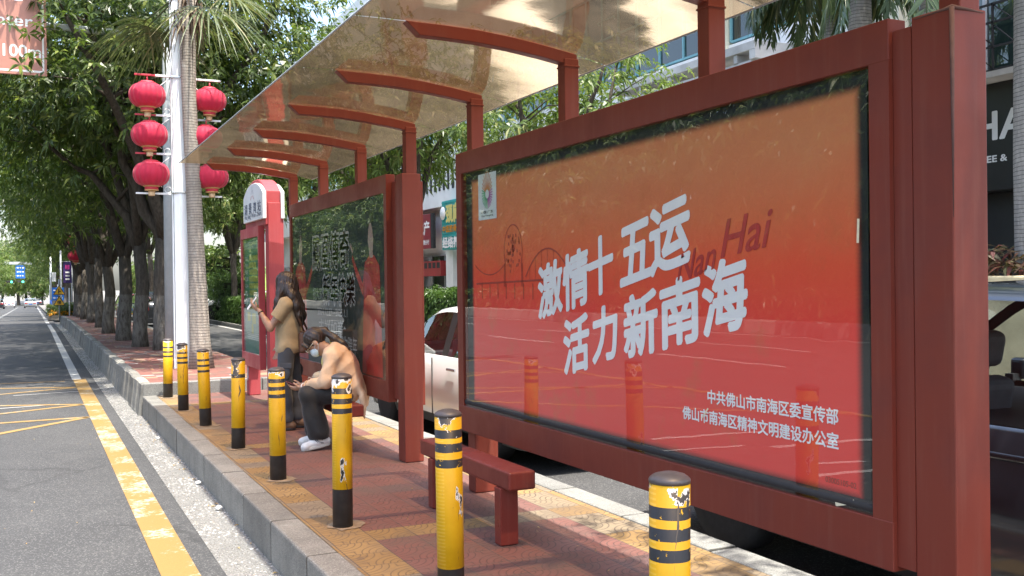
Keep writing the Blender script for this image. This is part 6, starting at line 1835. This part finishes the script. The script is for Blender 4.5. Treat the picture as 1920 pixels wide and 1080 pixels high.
for sy, xo in ((1, .02), (-1, -.05)):
    F.chain([(-.005, sy * .088, .86), (xo + .01, sy * .095, .5), (xo - .005, sy * .095, .12)], [.096, .082, .080], .03)
    F.ell((xo - .01, sy * .175, .60), (.07, .02, .085), .01)
F.cut((0, 0, .085), (0, 0, -1)); F.cut((0, 0, .985), (0, 0, 1))
F.warp(lambda X, Y, Z: .004 * np.sin(38 * Z + 14 * X) * np.clip((.75 - Z) * 2, .2, 1))
tr = link('trousers', F.mesh('trousers', [M['char']]), w1)
b = MB(); b.box(-.075, .055, .187, .199, .645, .70, .004); b.build('pocket_flap', M['char'], tr)
M['brown_shoe'] = plain('brown_sandal', (.14, .075, .04), .6, .2, 14)
for sy, xo, rz in ((1, .02, .1), (-1, -.05, -.15)):
    shoe(w1, Matrix.Translation((xo - .02, sy * .095, 0)) @ Matrix.Rotation(rz * sy, 4, 'Z'), M['brown_shoe'], M['trim'], laces=False)
b = MB(); c = rib(EL1, WR1, .90); d = (np.array(WR1) - np.array(EL1)); d = Vector(d).normalized(); e1 = d.cross(Vector((0, 1, 0))).normalized(); e2 = d.cross(e1)
b.tube([Vector(c) + (e1 * math.cos(t) + e2 * math.sin(t)) * .029 for t in np.linspace(0, 2 * math.pi, 17)], .0045, 6); b.build('bracelet', M['black'], w1)
for y in (.032, -.032):
    b = MB(); bmesh.ops.create_icosphere(b.bm, subdivisions=2, radius=.010); b.build('eye', M['eye'], w1, loc=q1(.083, y, .005))
phone(h1 @ Vector((.372, .115, 1.315)), h1.to_3x3() @ Vector((-.60, -.12, .79)), h1.to_3x3() @ Vector((-.70, -.35, -.60)), 'pale phone held up by the standing woman', M['white'])
bag = empty('shoulder_bag', h1 @ Vector((-.175, .02, .92)), 'brown bag hanging behind the standing woman', 'bag', None, AZ)
b = MB(); b.box(-.04, .04, -.12, .08, -.13, .10, .03, 3); b.build('pouch', M['brownleather'], bag)
b = MB(); b.tube([(-.02, -.11, .1), (.06, -.10, .30), (.13, -.02, .455), (.16, .05, .47)], .011, 6); b.tube([(-.02, .08, .1), (.03, .10, .25), (.10, .115, .42), (.14, .09, .475)], .011, 6); b.build('strap', M['brownleather'], bag)

# ---- seated woman
W2O = (2.615, 9.10, 0)
w2 = empty('person', W2O, 'seated woman in a peach cardigan and mask, bent over her phone', 'person', None, AZ)
h2 = Matrix.Translation(W2O) @ Matrix.Rotation(AZ, 4, 'Z')
HIP, KN, AN = [(.02, s_ * .10, .515) for s_ in (1, -1)], [(.325, .14, .495), (.37, -.10, .49)], [(.225, .14, .11), (.30, -.13, .10)]
SHL, SHR = (.095, .175, .845), (.12, -.165, .845)
ELL, ELR = (.155, .225, .625), (.20, -.20, .64)
WRL, WRR = (.400, .075, .560), (.415, -.05, .570)
def torso2(F, g_=0.0):
    F.ell((.01, 0, .53), (.112 + g_, .175 + g_, .105 + g_), .05)
    F.chain([(.0, 0, .56), (.03, 0, .68), (.075, 0, .78), (.10, 0, .86)], [.11 + g_, .108 + g_, .108 + g_, .085 + g_], .06)
    for sy in (1, -1):
        F.cone((.14, sy * .06, .79), (.11, sy * .06, .70), .07 + g_, .075 + g_, .05); F.chain([(.0, sy * .06, .60), (.04, sy * .07, .74), (.09, sy * .08, .83)], [.095 + g_, .098 + g_, .08 + g_], .05); F.cone((.09, sy * .03, .88), (.10, sy * .15, .845), .05 + g_, .055 + g_, .04)
F = Field((-.30, -.40, -.01), (.62, .40, 1.17), .0055)
torso2(F)
for s_, k in ((1, 0), (-1, 1)):
    F.chain([HIP[k], KN[k], AN[k]], [.09, .06, .038], .03); F.cone(AN[k], (AN[k][0] + .09, AN[k][1], .045), .038, .028, .03)
F.chain([SHL, ELL, WRL], [.05, .039, .025], .025); F.chain([SHR, ELR, WRR], [.05, .039, .025], .025)
F.cone(rib(ELL, WRL, .1), rib(ELL, WRL, .5), .039, .036, .02); F.cone(rib(ELR, WRR, .1), rib(ELR, WRR, .5), .039, .036, .02)
F.cone((.11, 0, .875), (.222, 0, .93), .055, .05, .04)
HP = R(52)
T2h, q2 = head(F, (.282, 0, .968), HP, 0)
hand(F, WRL, (.450, .045, .548), (.88, -.42, -.05), (-.15, -.55, .8), (.2, .5, .9), .6)
hand(F, WRR, (.468, -.025, .562), (.85, .35, -.1), (-.15, .55, .8), (.2, -.5, .9), .6)
link('body', F.mesh('body', [M['skin']]), w2)
Rh = Matrix.Rotation(HP, 4, 'Y')
F = Field((-.08, -.16, .74), (.54, .16, 1.16), .005)
F.ell(q2(-.02, 0, .036), (.108, .088, .100), .01, Rh); F.ell(q2(.098, 0, -.05), (.066, .10, .098), 0, Rh, sub=True); F.ell(q2(.01, 0, -.115), (.075, .12, .075), 0, Rh, sub=True)
for sy in (1, -1): F.ell(q2(.0, sy * .085, -.012), (.026, .03, .036), 0, Rh, sub=True)
F.chain([q2(-.115, 0, .03), q2(-.14, 0, .0)], [.024, .028], .02); F.chain([q2(-.13, 0, .01), (.105, .02, 1.0), (.035, .03, .955), (-.03, .035, .90)], [.03, .034, .030, .012], .02)
F.cone(q2(.085, .05, .07), q2(.075, .078, .02), .018, .012, .02)
F.warp(lambda X, Y, Z: .0014 * np.sin(Y * 240 + 30 * X) + .0014 * np.sin(Z * 170 - X * 80))
link('hair', F.mesh('hair', [M['hair']]), w2)
# mask and glasses
F = Field((.18, -.11, .74), (.50, .11, 1.02), .004)
F.ell(q2(.058, 0, -.052), (.062, .064, .054), .01, Rh); F.ell(q2(.03, 0, -.05), (.062, .059, .085), 0, Rh, sub=True)
mk = link('face_mask', F.mesh('face_mask', [M['mask']]), w2)
b = MB()
for sy in (1, -1): b.tube([q2(.06, sy * .06, -.035), q2(.02, sy * .076, -.022), q2(-.015, sy * .083, -.005)], .002, 5); b.tube([q2(.05, sy * .058, -.075), q2(.015, sy * .073, -.055), q2(-.015, sy * .083, -.03)], .002, 5)
b.build('ear_loop', M['mask'], mk)
b = MB()
for sy in (1, -1):
    b.tube([q2(.112 - .012 * abs(math.cos(t)) * 0, sy * .036 + .026 * math.cos(t), .002 + .022 * math.sin(t)) for t in np.linspace(0, 2 * math.pi, 21)], .0028, 6); b.tube([q2(.110, sy * .062, .008), q2(.05, sy * .080, .006), q2(-.01, sy * .084, .008)], .0028, 6)
b.tube([q2(.112, .011, .006), q2(.114, 0, .010), q2(.112, -.011, .006)], .0025, 5); b.build('glasses', M['wire'], w2)
for y in (.032, -.032):
    b = MB(); bmesh.ops.create_icosphere(b.bm, subdivisions=2, radius=.010); b.build('eye', M['eye'], w2, loc=q2(.083, y, .005))
# yellow top
F = Field((-.2, -.25, .45), (.35, .25, 1.0), .007)
torso2(F, .012); F.cut((.20, 0, .90), (.75, 0, .66)); F.cut((0, 0, .50), (0, 0, -1)); F.ell((.19, 0, .915), (.075, .07, .06), 0, Matrix.Rotation(R(40), 4, 'Y'), sub=True)
for sy in (1, -1): F.cut((.1, sy * .135, .8), (0, sy, .2))
link('top', F.mesh('top', [M['yellowcloth']]), w2)
# cardigan, open at the front, tail hanging behind the bench
F = Field((-.33, -.40, .24), (.46, .40, 1.0), .006)
torso2(F, .028)
F.chain([SHL, ELL, rib(ELL, WRL, .62)], [.074, .064, .050], .03); F.chain([SHR, ELR, rib(ELR, WRR, .58)], [.074, .064, .050], .03)
F.chain([(-.10, .09, .62), (-.165, .12, .46), (-.175, .14, .33)], [.055, .05, .028], .05, ((1, 0, 0), 2.0)); F.chain([(-.10, -.07, .62), (-.165, -.06, .48), (-.17, -.04, .40)], [.055, .055, .04], .05, ((1, 0, 0), 2.0))
F.cone((-.16, .14, .45), (-.18, .16, .285), .03, .012, .03)
sl, X, Y, Z = F._box((.02, -.14, .45), (.40, .14, .94))
F.F[sl] = np.maximum(F.F[sl], -np.maximum(np.abs(Y) - .125, (.15 + .35 * (Z - .75)) - X))
F.ell((.175, 0, .915), (.078, .075, .07), 0, Matrix.Rotation(R(40), 4, 'Y'), sub=True)
F.warp(lambda X, Y, Z: (.007 * np.abs(np.sin(19 * X + 24 * Z + 5 * Y)) - .0035) * np.clip(np.abs(Y) * 7, .3, 1) + .0025 * np.sin(60 * X - 22 * Z + 9 * Y))
cg = link('cardigan', F.mesh('cardigan', [M['peach']]), w2)
for sy in (1, -1):
    b = MB(); b.tube([(.09, sy * .085, .93), (.17, sy * .125, .86), (.165, sy * .145, .76), (.125, sy * .155, .66), (.095, sy * .16, .56)], .008, 6); b.build('placket', M['peach'], cg)
for S_, E_, W_, t in ((SHL, ELL, WRL, .64), (SHR, ELR, WRR, .60)):
    b = MB(); c = rib(E_, W_, t); d = Vector(np.array(W_) - np.array(E_)).normalized(); e1 = d.cross(Vector((0, 1, 0))).normalized(); e2 = d.cross(e1)
    b.tube([Vector(c) + d * .03 + (e1 * math.cos(q) + e2 * math.sin(q)) * .047 for q in np.linspace(0, 2 * math.pi, 17)], .006, 6); b.build('cuff', M['peach'], cg)
# wide black trousers
F = Field((-.20, -.36, .06), (.58, .36, .66), .007)
F.ell((.0, 0, .53), (.135, .19, .105), .04)
for s_, k in ((1, 0), (-1, 1)):
    a = AN[k]; F.chain([(.02, s_ * .10, .52), KN[k], (a[0] + .02, a[1], .16)], [.108, .086, .105], .03); F.cone((.2, s_ * .11, .505), KN[k], .095, .082, .04)
F.cut((0, 0, .125), (-.12, 0, -1)); F.cut((.0, 0, .60), (-.2, 0, 1))
F.warp(lambda X, Y, Z: .004 * np.sin(34 * X - 30 * Z + 8 * Y))
link('trousers', F.mesh('trousers', [M['blackcloth']]), w2)
for k, (rz, lift) in enumerate(((.45, 0), (.3, .0))):
    a = AN[k]
    shoe(w2, Matrix.Translation((a[0] - .005, a[1] + .0, .004 + lift)) @ Matrix.Rotation(rz, 4, 'Z') @ Matrix.Rotation(R(9 if k == 0 else 7), 4, 'Y') @ Matrix.Translation((0, 0, .018)), M['sneaker'], M['sole'], 'sneaker', True, k == 0)
    b = MB(); b.tube([(a[0], a[1], .19), (a[0] - .005, a[1], .08)], [.047, .043], 14); b.build('sock', M['sock'], w2)
b = MB(); c = rib(ELL, WRL, .93); d = Vector(np.array(WRL) - np.array(ELL)).normalized(); e1 = d.cross(Vector((0, 1, 0))).normalized(); e2 = d.cross(e1)
b.tube([Vector(c) + (e1 * math.cos(t) + e2 * math.sin(t)) * .031 for t in np.linspace(0, 2 * math.pi, 17)], .005, 6); b.build('bracelet', M['white'], w2)
phone(h2 @ Vector((.487, .012, .585)), h2.to_3x3() @ Vector((.75, 0, .30)), h2.to_3x3() @ Vector((-.45, 0, .85)), 'dark red phone in the hands of the seated woman', plain('dark_red_case', (.12, .02, .02), .4, .1, 8))
bg2 = empty('handbag', h2 @ Vector((.20, -.02, .63)), 'beige bag on the lap of the seated woman', 'bag', None, AZ)
b = MB(); b.box(-.10, .11, -.11, .10, -.05, .065, .04, 3); b.build('pouch', M['bagbeige'], bg2)
b = MB(); b.tube([(-.03, .12, .0), (-.03, .165, .08), (-.03, .19, .15), (-.05, .20, .22), (-.075, .175, .28), (-.10, .12, .31), (-.14, .08, .31)], .013, 6); b.build('strap', M['brownleather'], bg2)
